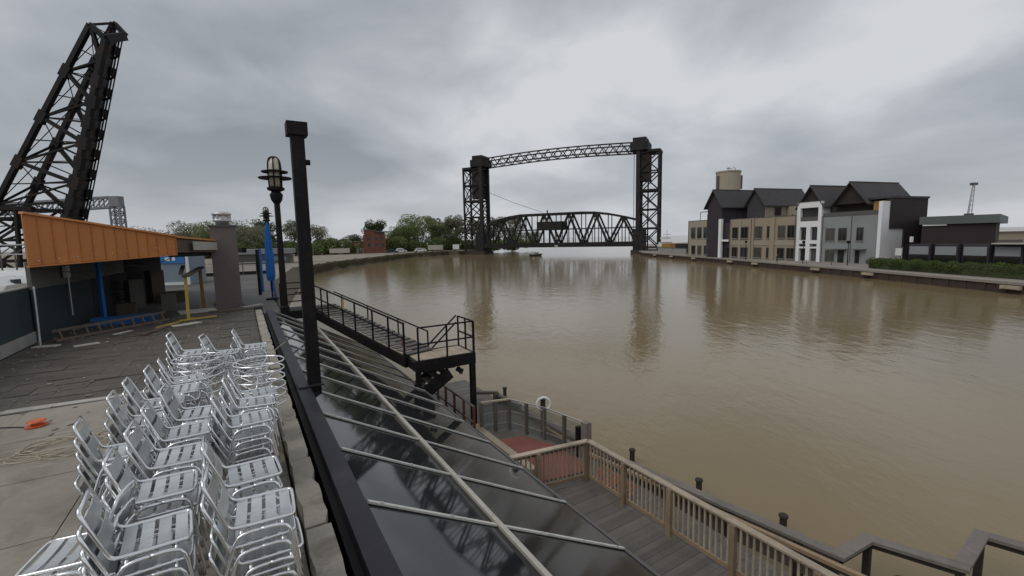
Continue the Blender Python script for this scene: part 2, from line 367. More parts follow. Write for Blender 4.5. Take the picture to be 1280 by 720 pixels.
# ------------------------------------------------------------------ terrace: podium, slabs, pavers
ter = thing('terrace', None, None, (0, 0, 0), TA); ter['kind'] = 'structure'; _ORG[ter.name] = (0, 0, 0)
pol = [(-4, -5.5), (-4, .56), (20.6, .56), (20.6, 1.25), (48.3, 2.42), (48.3, -14), (18.8, -14), (18.8, -5.5)]
MB().prism([(t, s) for s, t in pol], -1.0, 4.42).build('podium', M['darkwall'], ter)
for i, t0 in enumerate((-5.42, -4.93, -3.35, -1.77, -.19)):
    t1 = (-4.93, -3.35, -1.77, -.19, .30)[i]
    s0 = 1.0
    while s0 < 10.6:
        s1 = min(s0 + 1.62, 10.72)
        bx2('slab', ter, M['concrete'], (t0 + .006, s0 + .006, 4.40), (t1 - .006, s1 - .006, TZ + random.uniform(-.003, .003))); s0 = s1
t0 = -5.4                                                      # torn pale flashing between slabs and dark pavers
while t0 < .1:
    w = random.uniform(.35, .85); d = random.uniform(-.03, .03); ww = random.uniform(.13, .24)
    bx('flashing_strip', ter, M['flash'], (t0 + w / 2, 10.85 + d, TZ + .004 + random.uniform(0, .012)), (w * .99, ww, .022), rad(random.uniform(-3.5, 3.5))); t0 += w
row = 0; s0 = 11.0; k = 0
while s0 < 22.9:
    t0 = -5.4 - (.42 if row % 2 else 0)
    while t0 < .28:
        ta, tb = max(t0, -5.4), min(t0 + .84, .30)
        if tb - ta > .1:
            o = bx('paver', ter, M['paver'], ((ta + tb) / 2, s0 + .25, TZ - .03 + random.uniform(-.009, .009)), (tb - ta - .007, .493, .06)); k += 1
            o.rotation_euler = (rad(random.uniform(-.9, .9)), rad(random.uniform(-.7, .7)), 0)
        t0 += .84
    s0 += .5; row += 1
s0 = 22.92
while s0 < 47:
    e0 = 1.25 + (s0 - 20.6) * 1.17 / 27.7
    for (ta, tb) in ((-14, -5.45), (-5.43, -1.2), (-1.18, e0 - .1)):
        bx2('roof_sheet', ter, M['roofmem'] if ta > -14 or s0 > 34 else M['wetshadefloor'], (ta, s0 + .01, 4.42), (tb, min(s0 + 2.4, 48.2) - .01, TZ + random.uniform(-.004, .004)))
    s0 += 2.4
bx2('roof_sheet', ter, M['wetshadefloor'], (-14, 18.82, 4.42), (-5.43, 22.9, TZ - .004))
bx2('roof_sheet', ter, M['roofmem'], (.62, 20.62, 4.42), (1.24, 22.9, TZ - .002))
s0 = 1.2                                                       # kerb along the river side of the terrace
while s0 < 20.4:
    w = random.uniform(1.2, 1.7); h = random.uniform(.14, .17)
    n = 8; mb = MB()
    pts = [(.31 + random.uniform(0, .035), s0 + .012 + (w - .024) * i / n) for i in range(n + 1)] + [(.545 - (random.uniform(0, .05) if random.random() < .3 else 0), s0 + .012 + (w - .024) * i / n) for i in range(n, -1, -1)]
    mb.prism(pts, 4.40, TZ + h).build('kerb_stone', M['kerb'], ter); s0 += w

# teal wall on the left of the terrace
w = tthing('boundary_wall', 'dark teal wall with a pale skirting board left of the orange shed', 'wall', 15, -5.45, TZ)
bx2('wall_panel', w, M['teal'], L(w, 6.0, -5.58, 4.44), L(w, 18.75, -5.44, 6.15))
bx2('coping', w, M['greywall'], L(w, 6.0, -5.60, 6.153), L(w, 18.75, -5.42, 6.19))
bx2('skirting_board', w, M['greywall'], L(w, 6.0, -5.435, 4.52), L(w, 18.6, -5.405, 4.85))
o = MB().cyl((0, 0, 0), (.0, .1, 1.72), .03, .025, 8).build('leaning_pole', M['galv'], loc=TF(17.9, -5.15, TZ)); o.rotation_euler.z = TA
tag(o, 'thin grey pole standing at the corner between teal wall and shed', 'pole')

# ------------------------------------------------------------------ shed with the orange fascia
sh = thing('shed', 'derelict open shed with an orange metal fascia and dark inside', 'shed', (-14, 16, TZ))
O = Vector((-14, 16, TZ))
def Q(x, y, z): return Vector((x, y, z)) - O
P1, P2, P3, P4, P5 = (-13.75, 12.75), (-12.45, 16.7), (-13.1, 20.6), (-21.0, 27.2), (-20.6, 19.9)
zt = (8.28, 7.62, 7.38, 7.3, 8.2); zb = (6.82, 7.00, 7.02, 7.0, 6.85)
NPAN = 13
pa, pb = Vector((*P1, 0)), Vector((*P2, 0)); dirp = (pb - pa).normalized(); nor = Vector((dirp.y, -dirp.x, 0))
for i in range(NPAN):
    f0, f1 = i / NPAN, (i + 1) / NPAN
    a, b = pa.lerp(pb, f0 + .0015), pa.lerp(pb, f1 - .0015)
    z0a, z0b = zb[0] + (zb[1] - zb[0]) * f0, zb[0] + (zb[1] - zb[0]) * f1; z1a, z1b = zt[0] + (zt[1] - zt[0]) * f0, zt[0] + (zt[1] - zt[0]) * f1
    mb = MB(); v = []
    for p, za, zb_ in ((a, z0a, z1a), (b, z0b, z1b)):
        for off in (0, .05): pp = p + nor * off; v += [Q(pp.x, pp.y, za), Q(pp.x, pp.y, zb_)]
    mb.v = v; mb.f = [(2, 6, 7, 3), (0, 1, 5, 4), (0, 2, 3, 1), (4, 5, 7, 6), (1, 3, 7, 5), (0, 4, 6, 2)]
    mb.build('fascia_panel', M['orange'], sh)
    p = pa.lerp(pb, f1); beam('seam', sh, M['orange'], Q(p.x + nor.x * .065, p.y + nor.y * .065, z0b + .01), Q(p.x + nor.x * .065, p.y + nor.y * .065, z1b - .01), .03, .025)
beam('fascia_cap', sh, M['orangecap'], Q(pa.x + nor.x * .03, pa.y + nor.y * .03, zt[0] + .03), Q(pb.x + nor.x * .03, pb.y + nor.y * .03, zt[1] + .03), .22, .06)
beam('fascia_edge', sh, M['orange'], Q(pa.x + nor.x * .02, pa.y + nor.y * .02, zb[0] - .03), Q(pb.x + nor.x * .02, pb.y + nor.y * .02, zb[1] - .03), .14, .05)
pc = Vector((*P3, 0))
beam('fascia_board', sh, M['brown'], Q(pb.x, pb.y, 7.29), Q(pc.x, pc.y, 7.21), .06, .5)
beam('fascia_cap', sh, M['orangecap'], Q(pb.x, pb.y, 7.62), Q(pc.x, pc.y, 7.45), .22, .07)
beam('fascia_board', sh, M['cream'], Q(pb.x + .05, pb.y + .9, 7.28), Q(pc.x + .12, pc.y - .3, 7.23), .05, .34)
beam('eave_beam', sh, M['black'], Q(pb.x - .2, pb.y, 6.98), Q(pc.x - .2, pc.y, 6.94), .16, .22)
mb = MB(); n5 = [P1, P2, P3, P4, P5]
mb.v = [Q(p[0], p[1], z) for p, z in zip(n5, zb)] + [Q(p[0], p[1], z - .01) for p, z in zip(n5, zt)]
mb.f = [(0, 4, 3, 2, 1)] + [(5, 6, 7, 8, 9)] + [(i, (i + 1) % 5, (i + 1) % 5 + 5, i + 5) for i in range(5) if i > 1]
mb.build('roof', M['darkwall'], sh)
WA, WB = Vector((-14.15, 13.15, 0)), Vector((-18.6, 21.5, 0))
for i in range(4):
    a, b = WA.lerp(WB, i / 4 + .003), WA.lerp(WB, (i + 1) / 4 - .003)
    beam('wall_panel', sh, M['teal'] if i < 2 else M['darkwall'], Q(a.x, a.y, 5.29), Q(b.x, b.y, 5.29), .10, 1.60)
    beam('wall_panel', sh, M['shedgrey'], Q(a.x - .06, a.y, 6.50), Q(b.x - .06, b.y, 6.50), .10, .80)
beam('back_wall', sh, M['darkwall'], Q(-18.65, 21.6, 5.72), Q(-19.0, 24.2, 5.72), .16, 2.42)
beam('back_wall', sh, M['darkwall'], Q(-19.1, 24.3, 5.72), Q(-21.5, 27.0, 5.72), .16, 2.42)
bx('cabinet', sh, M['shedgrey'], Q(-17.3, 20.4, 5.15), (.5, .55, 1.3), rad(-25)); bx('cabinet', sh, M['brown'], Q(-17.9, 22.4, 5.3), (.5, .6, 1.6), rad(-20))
beam('post', sh, M['blue'], Q(-15.42, 16.73, TZ), Q(-15.42, 16.73, 6.95), .12)
for (x, y) in ((-17.2, 26.4), (-15.3, 25.0), (-13.9, 24.6)):
    beam('post', sh, M['black'], Q(x, y, TZ), Q(x, y, 7.0), .13)
beam('lintel', sh, M['black'], Q(-18.5, 27.5, 7.0), Q(-13.4, 22.6, 7.0), .2, .25)
for (x, y) in ((-14.65, 26.2), (-14.2, 26.4)):
    beam('post', sh, M['blue'], Q(x, y, TZ), Q(x, y, 7.0), .12)

mb = MB().tube(chaikin([Q(-13.72, 13.0, 6.72), Q(-13.4, 13.9, 6.5), Q(-13.0, 15.0, 6.72), Q(-12.8, 15.8, 6.55), Q(-12.55, 16.6, 6.85)], 2), .014, 5).build('hanging_cable', M['black'], sh)
bx('junction_box', sh, M['galv'], Q(-15.1, 15.2, 6.5), (.1, .3, .4), rad(28)); beam('conduit', sh, M['galv'], Q(-15.08, 15.2, 6.3), Q(-15.08, 15.2, 5.0), .04)
for i in range(3): bx('shelf', sh, M['brown'], Q(-17.6, 20.0, 4.9 + .45 * i), (.35, 1.2, .04), rad(28))
for i in range(9): bx('fixing_screw', sh, M['galv'], Q(*(pa.lerp(pb, (i + .5) / 9) + nor * .058).xy, 6.95 + .04 * i), (.03, .03, .03), math.atan2(dirp.y, dirp.x))
def ground_piece(name, m, s, t, size, rz, label, cat, tilt=0.0, z=0.0, group=None):
    o = bx(name, None, m, TF(s, t, TZ + z + size[2] / 2 + .006), size, TA + rad(rz)); o.rotation_euler.x = rad(tilt); return tag(o, label, cat, group)
# props and scrap
tr = thing('trestle', 'makeshift trestle with one yellow and one ochre leg by the chimney', 'trestle', (-12.9, 18.2, TZ))
beam('yellow_leg', tr, M['yellow'], (.68, -1.5, 0), (.6, -1.35, 1.62), .09); beam('ochre_leg', tr, M['ochre'], (-.85, 1.6, 0), (-.95, 1.7, 1.75), .11)
beam('top_board', tr, M['brown'], (.85, -1.7, 1.66), (-1.2, 2.2, 1.80), .22, .07); beam('top_board', tr, M['brown'], (.55, -1.5, 1.74), (-1.6, 1.6, 1.90), .14, .06)
lad = thing('ladder', 'old wooden ladder lying on edge along the front of the shed', 'ladder', (-13.35, 14.85, TZ))
for dx, z in ((0, .34), (.10, .06)): beam('side_rail', lad, M['brown'], (-.35 + dx, -1.75, z), (.35 + dx, 1.75, z), .06, .08)
for i in range(10):
    f = (i + .5) / 10; y = -1.75 + 3.5 * f; x = -.35 + .7 * f; beam('rung', lad, M['brown'], (x, y, .34), (x + .10, y, .06), .045, .045)
for i, (x, y, z, l_, r, lab) in enumerate([(-14.3, 16.35, .22, 1.9, 13, 'blue steel beam lying behind the old ladder, topmost'), (-14.15, 16.1, .08, 1.9, 13, 'blue steel beam lying flat behind the old ladder, lowest'), (-14.6, 16.9, .06, 1.5, 14, 'blue steel beam lying behind the blue post foot')]):
    o = MB().box((0, 0, .05), (l_, .16, .02)).box((0, 0, -.05), (l_, .16, .02)).box((0, 0, 0), (l_, .03, .08)).build('steel_beam', M['blue'], loc=(x, y, TZ + z)); o.rotation_euler.z = rad(90 - r * 4); tag(o, lab, 'beam', 'blue steel beams on the shed floor')
ground_piece('plank', M['yellow'], 20.0, -2.2, (1.9, .12, .04), 62, 'yellow painted plank lying at the foot of the yellow prop', 'plank')
ground_piece('plank', M['yellow'], 20.3, -1.55, (1.2, .10, .04), 20, 'short yellow plank crossing the scrap beside the yellow prop', 'plank', z=.05)
ground_piece('plank', M['debris'], 19.4, -1.85, (.9, .3, .03), 30, 'pale scrap board in front of the yellow planks', 'board')
ground_piece('scrap_sheet', M['debris'], 22.9, -1.75, (1.3, .8, .05), 12, 'large crumpled white sheet left of the chimney foot', 'sheet', 4)
ground_piece('scrap_sheet', M['debris'], 24.2, -1.35, (.7, .5, .05), -25, 'small white sheet leaning at the back of the chimney foot', 'sheet', 22, z=.1)
ground_piece('scrap_sheet', M['debris'], 17.2, -4.0, (.55, .3, .02), 20, 'scrap of white paper on dark pavers before the ladder', 'paper')
ground_piece('scrap_sheet', M['debris'], 17.6, -4.95, (.55, .28, .03), -15, 'torn white scrap at the foot of the thin grey pole', 'paper')
ground_piece('scrap_sheet', M['debris'], 18.9, -3.5, (.6, .12, .02), 55, 'narrow white strip on dark pavers beside the ladder', 'paper')
ground_piece('plank', M['brown'], 22.3, -.5, (1.6, .35, .06), 8, 'brown board lying in front of the mauve chimney', 'board')
ground_piece('plank', M['debris'], 23.2, .25, (1.0, .25, .05), 40, 'pale board lying right of the mauve chimney', 'board')
ground_piece('plank', M['brown'], 18.6, -2.6, (1.5, .16, .05), 70, 'brown plank at the right end of the old ladder', 'plank')
ground_piece('plank', M['brown'], 13.2, -.35, (.5, .12, .04), 70, 'short dark plank behind the farthest chairs', 'plank')

rl_ = random.Random(21); mb = MB()
for i in range(420):
    s_ = rl_.uniform(9, 24); t_ = rl_.uniform(-5.3, .3) if rl_.random() < .5 else (rl_.uniform(-5.3, -4.6) if rl_.random() < .4 else rl_.uniform(-2.8, .2)); a_ = rl_.uniform(0, 6.28); z_ = rl_.uniform(.02, .06); r_ = rl_.uniform(.015, .05)
    mb.box((t_, s_, TZ + .012), (z_ * 1.6, r_, .012), Matrix.Rotation(a_, 3, 'Z') @ Matrix.Rotation(rl_.uniform(-.3, .3), 3, 'X'))
o = mb.build('litter', M['litter']); o.rotation_euler.z = TA; o['kind'] = 'stuff'
for (x, y, z, w_, l_, h_, mk, lab) in ((-15.9, 18.3, 0, .6, .5, .45, 'brown', 'brown carton on the dark floor behind the blue post'), (-14.9, 19.3, 0, .5, .5, .7, 'shedgrey', 'grey bin standing inside the open shed'), (-16.9, 22.4, 0, .9, .6, .5, 'brown', 'brown crate at the dark back of the shed')):
    c_ = MB().box((0, 0, h_ / 2 + .006), (w_, l_, h_)).box((0, 0, h_ + .02), (w_ + .05, l_ + .05, .03)).build('crate', M[mk], loc=(x, y, TZ + z)); c_.rotation_euler.z = rad(20 + 30 * w_); tag(c_, lab, 'crate')
# kiosk behind the shed
ki = thing('kiosk', 'grey blue kiosk with a blue sign behind the shed', 'kiosk', (-24.6, 31.8, TZ), rad(12))
bx2('wall', ki, M['bluewall'], (-2.2, 0, 0), (1.35, 3, 2.5)); bx2('roof', ki, M['greywall'], (-2.3, -.15, 2.503), (1.45, 3.1, 2.62)); bx2('base_trim', ki, M['white'], (-2.2, -.06, .0), (1.35, -.003, .2))
bx2('corner_trim', ki, M['white'], (1.352, -.05, .0), (1.5, .1, 2.5))
sg = bx2('sign', ki, M['signblue'], (-.3, -.08, 1.55), (1.3, -.004, 2.35))
MB().box((-.25, 0, -.1), (.3, .02, .25)).box((.15, 0, -.05), (.2, .02, .32)).box((-.02, 0, .15), (.5, .02, .08)).build('sign_mark', M['white'], ki, (.5, -.095, 1.95))

# chimney
ch = tthing('chimney', 'mauve stucco chimney shaft with a galvanised fan cap on the terrace', 'chimney', 24, -.62, TZ)
bx2('shaft', ch, M['stucco'], L(ch, 23.45, -1.10, TZ - .02), L(ch, 24.45, -.12, 8.08)); bx2('shaft_cap', ch, M['winframe'], L(ch, 23.40, -1.15, 8.083), L(ch, 24.5, -.07, 8.15))
bx2('plinth', ch, M['stucco'], L(ch, 23.36, -1.19, TZ), L(ch, 24.54, -.03, TZ + .14))
MB().lathe([(.26, 0), (.26, .14), (.36, .17), (.37, .24), (.33, .26), (.34, .44), (.38, .46), (.37, .54), (.22, .60), (.06, .62)], n=16).build('fan_cap', M['galv'], ch, L(ch, 23.98, -.62, 8.15), True)
for i in range(9):
    a = i * 2 * math.pi / 9; bx('fan_louvre', ch, M['galv'], L(ch, 23.98, -.62, 8.45) + Vector((.345 * math.cos(a), .345 * math.sin(a), .04)), (.02, .09, .14), a)

# far railing and low wall at the end of the terrace
rl = tthing('terrace_railing', 'pale steel railing across the far end of the terrace', 'railing', 48, 0, TZ)
for zz in (.45, .8, 1.1): beam('rail', rl, M['galv'], L(rl, 48, -3.2, TZ + zz), L(rl, 48, 2.2, TZ + zz), .06)
for i in range(6): t = -3.2 + i * 1.08; beam('post', rl, M['winframe'], L(rl, 48, t, TZ), L(rl, 48, t, TZ + 1.12), .08)
bx2('base_board', rl, M['darkwall'], L(rl, 48.1, -3.2, TZ), L(rl, 48.2, 2.2, TZ + .3))

# ------------------------------------------------------------------ glass roof
gl = tthing('glass_roof', 'sloping dark glass roof with pale rafters beside the terrace', 'roof', 9, .9, 4.5)
def gz(t): return 4.56 - (t - .9) * 2.06 / 3.8
bx2('ridge_beam', gl, M['beam'], L(gl, 1.0, .70, 4.22), L(gl, 20.6, .92, 4.63))
bx2('ridge_face', gl, M['black'], L(gl, 1.0, .62, 3.2), L(gl, 20.6, .695, 4.50))
SL = math.atan2(2.06, 3.8)
raf = [3.2 + 1.45 * i - 1.45 for i in range(14)]
for i in range(len(raf) - 1):
    for ta, tb in ((.93, 2.50), (2.56, 4.68)):
        tm = (ta + tb) / 2; o = bx('glass_panel', gl, M['glassroof'], L(gl, (raf[i] + raf[i + 1]) / 2, tm, gz(tm)), ((tb - ta) / math.cos(SL), 1.40, .02))
        o.rotation_euler = (rad(random.uniform(-.25, .25)), SL + rad(random.uniform(-.25, .25)), 0)
for s in raf:
    beam('rafter', gl, M['rafter'], L(gl, s, .95, gz(.95) + .02), L(gl, s, 4.70, gz(4.70) + .02), .046, .045)
for s in raf:
    beam('gasket', gl, M['black'], L(gl, s, .95, gz(.95) + .012), L(gl, s, 4.69, gz(4.69) + .012), .085, .014)
    for t_ in (1.1, 1.9, 3.2, 3.9, 4.55): bx('clamp', gl, M['galv'], L(gl, s, t_, gz(t_) + .045), (.035, .03, .02), rot=(0, SL, 0))
beam('purlin', gl, M['purlin'], L(gl, 1.7, 2.53, gz(2.53) + .05), L(gl, 20.6, 2.53, gz(2.53) + .05), .062, .055)
beam('eave_trim', gl, M['winframe'], L(gl, 1.7, 4.71, gz(4.71) - .01), L(gl, 20.6, 4.71, gz(4.71) - .01), .05, .09)
bx2('wall_below', gl, M['darkwall'], L(gl, 1.0, 4.40, .8), L(gl, 12.6, 4.52, 2.40))

# black post and lamps
po = tthing('steel_post', 'tall black square post with a box cap beside the glass roof', 'post', 9.05, .88, TZ)
bx2('shaft', po, M['black'], L(po, 8.95, .90, 4.2), L(po, 9.17, 1.12, 9.2)); bx2('cap_box', po, M['black'], L(po, 8.90, .84, 9.203), L(po, 9.22, 1.18, 9.43))
bx2('base_plate', po, M['beam'], L(po, 8.85, .72, 4.632), L(po, 9.25, 1.16, 4.66))
MB().cyl((0, 0, 0), (.08, 0, 0), .05, n=10).build('knob', M['black'], po, L(po, 9.05, 1.12, 8.75)); MB().cyl((0, 0, 0), (-.12, 0, 0), .012, n=6).build('hook', M['black'], po, L(po, 9.0, .9, 6.4))
def lamp(s, t, label, H=10.6):
    la = tthing('lamp_post', label, 'lamp', s, t, TZ, 'caged terrace lamp posts')
    h = H - TZ
    MB().cyl((0, 0, 0), (0, 0, h - 1.55), .125, .105, 12).lathe([(.17, 0), (.17, .25), (.125, .3)]).build('pole', M['black'], la, smooth=False)
    MB().lathe([(.11, h - 1.75), (.2, h - 1.6), (.24, h - 1.4), (.16, h - 1.28), (.30, h - 1.22), (.32, h - 1.14), (.26, h - 1.1)]).build('collar', M['black'], la)
    MB().lathe([(.20, h - 1.1), (.22, h - .7), (.22, h - .25), (.15, h - .06), (.05, h - .01)]).build('lamp_globe', M['lampglass'], la, smooth=True)
    for z, r in ((h - .74, .58), (h - .50, .46)):
        MB().lathe([(.26, z - .02), (r, z - .05), (r + .02, z), (.26, z + .05)], n=20).build('louvre_ring', M['black'], la)
    for i in range(3):
        a = i * math.pi / 3 + .3; c, d = math.cos(a), math.sin(a)
        MB().tube(chaikin([(.24 * c, .24 * d, h - 1.12), (.26 * c, .26 * d, h - .25), (.17 * c, .17 * d, h + .06), (-.17 * c, -.17 * d, h + .06), (-.26 * c, -.26 * d, h - .25), (-.24 * c, -.24 * d, h - 1.12)], 2), .025, 5).build('cage_bar', M['black'], la)
    return la
lamp(20.1, 1.36, 'black lamp post with a caged globe right behind the box capped post')
lamp(47.6, 2.25, 'small distant caged lamp post above the folded blue umbrella')
um = tthing('umbrella', 'folded bright blue canvas umbrella standing beside the black lamp post', 'umbrella', 25.4, 1.2, TZ)
n = 10; mb = MB(); prof = [(.05, 3.85), (.13, 3.5), (.19, 2.8), (.23, 2.1), (.25, 1.3), (.20, .95)]
b0 = len(mb.v)
for r, z in prof:
    for i in range(20): a = i * math.pi / 10; rr = r * (.88 if i % 2 else .6); mb.v.append(Vector((rr * math.cos(a), rr * math.sin(a), z)))
for k in range(len(prof) - 1):
    for i in range(20): j = (i + 1) % 20; mb.f.append((k * 20 + i, (k + 1) * 20 + i, (k + 1) * 20 + j, k * 20 + j))
mb.build('canopy', M['bluecloth'], um)
MB().cyl((0, 0, 0), (0, 0, 4.1), .035, n=8).lathe([(.3, 0), (.3, .08), (.06, .12)]).build('pole', M['black'], um)
MB().lathe([(.03, 4.0), (.12, 4.1), (.14, 4.3), (.05, 4.45)]).build('finial', M['black'], um)
for i, (x, y) in enumerate(((.10, -.05), (.17, -.12))): beam('canvas_strip', um, M['bluecloth'], (x, y, .1), (x - .1, y, 1.5 - i * .25), .16, .03)

# ------------------------------------------------------------------ stair from the terrace to the landing
st = tthing('steel_stair', 'black steel stair running from the terrace down to the landing', 'stair', 21.4, 2.4, TZ)
A0, B0 = Vector((21.4, 2.4, TZ)), Vector((14.2, 4.42, 3.52))
vp = Vector((.27, .96, 0))                                     # across the stair, away from the camera (s, t)
def SP(f, w, dz): p = A0.lerp(B0, f) + vp * w; return L(st, p.x, p.y, p.z + dz)
for w_ in (0, 1.15): beam('stringer', st, M['black'], SP(-.02, w_, -.22), SP(1.0, w_, -.22), .09, .36)
for i in range(22):
    f = (i + .5) / 22; a, b = SP(f, .05, .015), SP(f, 1.1, .015); o = beam('tread', st, M['deck'], a, b, .30, .035)
for w_ in (0.0,):
    for i in range(8): f = (0.0, .17, .25, .42, .55, .72, .86, .985)[i]; beam('rail_post', st, M['black'], SP(f, w_, -.05), SP(f, w_, 1.06), .055)
    beam('handrail', st, M['black'], SP(-.01, w_, 1.06), SP(.99, w_, 1.06), .05); beam('mid_rail', st, M['black'], SP(-.01, w_, .55), SP(.99, w_, .55), .045)
beam('mid_rail', st, M['black'], SP(0, 1.15, .55), SP(.95, 1.15, .55), .04)
for f in (.1, .4, .7, .95): beam('rail_post', st, M['black'], SP(f, 1.15, -.05), SP(f, 1.15, .56), .045)
bx2('top_platform', st, M['black'], L(st, 20.7, 1.27, 4.12), L(st, 22.0, 3.4, 4.47))
for zz in (.3, .6, .85, 1.1): beam('guard_rail', st, M['black'], L(st, 21.3, 1.3, TZ + zz), L(st, 21.4, 2.35, TZ + zz), .045)
beam('guard_post', st, M['black'], L(st, 21.3, 1.3, TZ - .1), L(st, 21.3, 1.3, TZ + 1.1), .06)
bx('yellow_tag', st, M['yellow'], SP(.42, .02, .82), (.05, .28, .42)); bx('red_tag', st, M['red'], SP(.97, .03, .4), (.05, .12, .25))

ln = tthing('stair_landing', 'black railed landing platform with plank floor on a tall leg', 'platform', 14.0, 5.45, 3.5)
for i in range(9): t = 4.55 + (i + .5) * 1.9 / 9; bx2('floor_plank', ln, M['woodpale'], L(ln, 13.46, t - .10, 3.46), L(ln, 14.62, t + .10, 3.50 + random.uniform(-.004, .004)))
bx2('edge_beam', ln, M['black'], L(ln, 13.36, 4.46, 3.13), L(ln, 13.45, 6.54, 3.51)); bx2('edge_beam', ln, M['black'], L(ln, 14.63, 4.46, 3.13), L(ln, 14.72, 6.54, 3.51))
bx2('edge_beam', ln, M['black'], L(ln, 13.453, 6.452, 3.14), L(ln, 14.627, 6.54, 3.505)); bx2('edge_beam', ln, M['black'], L(ln, 13.453, 4.46, 3.14), L(ln, 14.627, 4.547, 3.45))
def railrun(o, p, q, n, h=1.07):
    p = Vector(p); q = Vector(q)
    for i in range(n): a = p.lerp(q, i / (n - 1)); beam('rail_post', o, M['black'], L(o, a.x, a.y, a.z), L(o, a.x, a.y, a.z + h), .05)
    for zz in (h, h * .5): beam('rail', o, M['black'], L(o, p.x, p.y, p.z + zz), L(o, q.x, q.y, q.z + zz), .045)
railrun(ln, (13.40, 4.56, 3.5), (13.40, 6.50, 3.5), 3); railrun(ln, (13.44, 6.50, 3.5), (14.66, 6.50, 3.5), 3)
for dz in (0, -.25): beam('stair_handrail', ln, M['black'], L(ln, 14.7, 6.45, 4.6 + dz), L(ln, 14.75, 5.35, 3.62 + dz), .045)
bx2('support_leg', ln, M['black'], L(ln, 13.37, 6.36, .8), L(ln, 13.53, 6.53, 3.125)); bx2('support_leg', ln, M['black'], L(ln, 13.37, 4.47, 2.3), L(ln, 13.53, 4.62, 3.125))
# flight under the landing, going down to the left
for i in range(7): bx2('tread', ln, M['deck'], L(ln, 13.55, 5.6 - i * .2, 3.05 - i * .16), L(ln, 14.5, 5.86 - i * .2, 3.08 - i * .16))
beam('stringer', ln, M['black'], L(ln, 13.42, 5.62, 2.95), L(ln, 13.42, 4.62, 2.35), .07, .40); beam('stringer', ln, M['black'], L(ln, 14.58, 5.75, 3.0), L(ln, 14.58, 4.45, 2.05), .07, .3)
fl = tthing('floodlight', 'small black floodlight hanging under the stair landing', 'lamp', 13.41, 5.95, 3.1)
MB().box((0, 0, -.12), (.2, .16, .16), Matrix.Rotation(.6, 3, 'Y')).bar((0, 0, 0), (0, 0, -.08), .04).build('housing', M['black'], fl); bx('lens', fl, M['lampglass'], (.05, -.02, -.24), (.12, .1, .05))

# ------------------------------------------------------------------ boardwalk
BZ = .8
bw = thing('boardwalk', None, None, (0, 0, 0), TA); bw['kind'] = 'structure'; _ORG[bw.name] = (0, 0, 0)
s0 = .6
while s0 < 18.5:
    bx2('plank', bw, M['deck'], (3.2, s0, BZ - .05), (8.5, s0 + .146, BZ + random.uniform(-.004, .004))); s0 += .15
for t in (4.0, 6.0, 8.0): bx2('joist', bw, M['timber'], (t - .1, .6, BZ - .35), (t + .1, 18.5, BZ - .055))
for s in range(1, 19, 3): MB().cyl((8.0, s, -1.5), (8.0, s, BZ - .06), .13, n=8).build('pier', M['pile'], bw)
# dock edge: two parallel weathered beams with a dark gap, on piles, then the zigzag
dk = tthing('dock_edge', 'long grey timber dock edge that zigzags at the near end', 'dock', 9, 8.3, BZ)
path = [(15.2, 8.5), (9.8, 8.62), (6.5, 9.15), (3.72, 9.60), (3.64, 10.62), (2.37, 11.12), (2.46, 12.7), (.2, 13.45)]
for i in range(len(path) - 1):
    a, b = path[i], path[i + 1]; d = Vector((b[0] - a[0], b[1] - a[1], 0)).normalized(); ex = d * .1
    beam('cap_plank', dk, M['cap'], L(dk, a[0] - ex.x * (i > 1), a[1] - ex.y * (i > 1), 1.0 + .004 * (i % 2)), L(dk, b[0] + ex.x, b[1] + ex.y, 1.0 + .004 * (i % 2)), .24, .07)
    if i < 3: beam('fascia_board', dk, M['timber'], L(dk, a[0], a[1], .62), L(dk, b[0], b[1], .62), .12, .66)
    else: beam('fascia_board', dk, M['pile'], L(dk, a[0], a[1], .90), L(dk, b[0], b[1], .90), .10, .12); beam('corner_post', dk, M['pile'], L(dk, b[0], b[1], -1.4), L(dk, b[0], b[1], .95), .12)  # zigzag: thin dark board added as the shadow under the cap
    k = max(2, int(math.dist(a, b) / 1.3)) if i < 3 else 0
    for j in range(k): f = (j + .5) / k; p = (a[0] + (b[0] - a[0]) * f, a[1] + (b[1] - a[1]) * f); MB().cyl((0, 0, -2.3), (0, 0, 0), .11, n=8).build('pile', M['pile'], dk, L(dk, p[0], p[1], .93))
off = .34
for a, b in (((12.0, 8.3), (9.8, 8.3)), ((9.8, 8.3), (6.5, 8.83)), ((6.5, 8.83), (2.9, 9.39))):
    beam('inner_plank', dk, M['wood'], L(dk, a[0], a[1], .97), L(dk, b[0], b[1], .97), .10, .08); beam('inner_plank', dk, M['timber'], L(dk, a[0], a[1] + .13, .84), L(dk, b[0], b[1] + .13, .84), .10, .09)
for (a, b, c) in (((15.9, 7.5), (15.2, 8.35), .35), ((15.2, 8.35), (13.6, 8.4), .3)): beam('corner_beam', dk, M['timber'], L(dk, *a, BZ + c), L(dk, *b, BZ + c + .05), .16, .1)
bx2('corner_post', dk, M['timber'], L(dk, 15.1, 8.2, .3), L(dk, 15.3, 8.4, 1.2))
def pile(s, t, h, lab):
    o = MB().cyl((0, 0, -1.5), (0, 0, h), .09, .08, 9).cyl((0, 0, h), (0, 0, h + .05), .11, .10, 9).build('mooring_pile', M['pile'], loc=TF(s, t, 0)); tag(o, lab, 'pile', 'dark mooring piles in the river by the dock')
pile(9.83, 10.28, .45, 'dark wooden pile in the river, right of the life ring'); pile(7.48, 10.43, .5, 'dark wooden pile in the river beside the middle of the dock'); pile(5.36, 10.72, .5, 'dark wooden pile in the river nearest the dock zigzag'); pile(17.1, 9.78, .55, 'dark wooden pile in the river beyond the far dock corner')
bo = tthing('bollard', 'black double headed bollard inside the dock zigzag', 'bollard', 2.75, 9.75, .35)
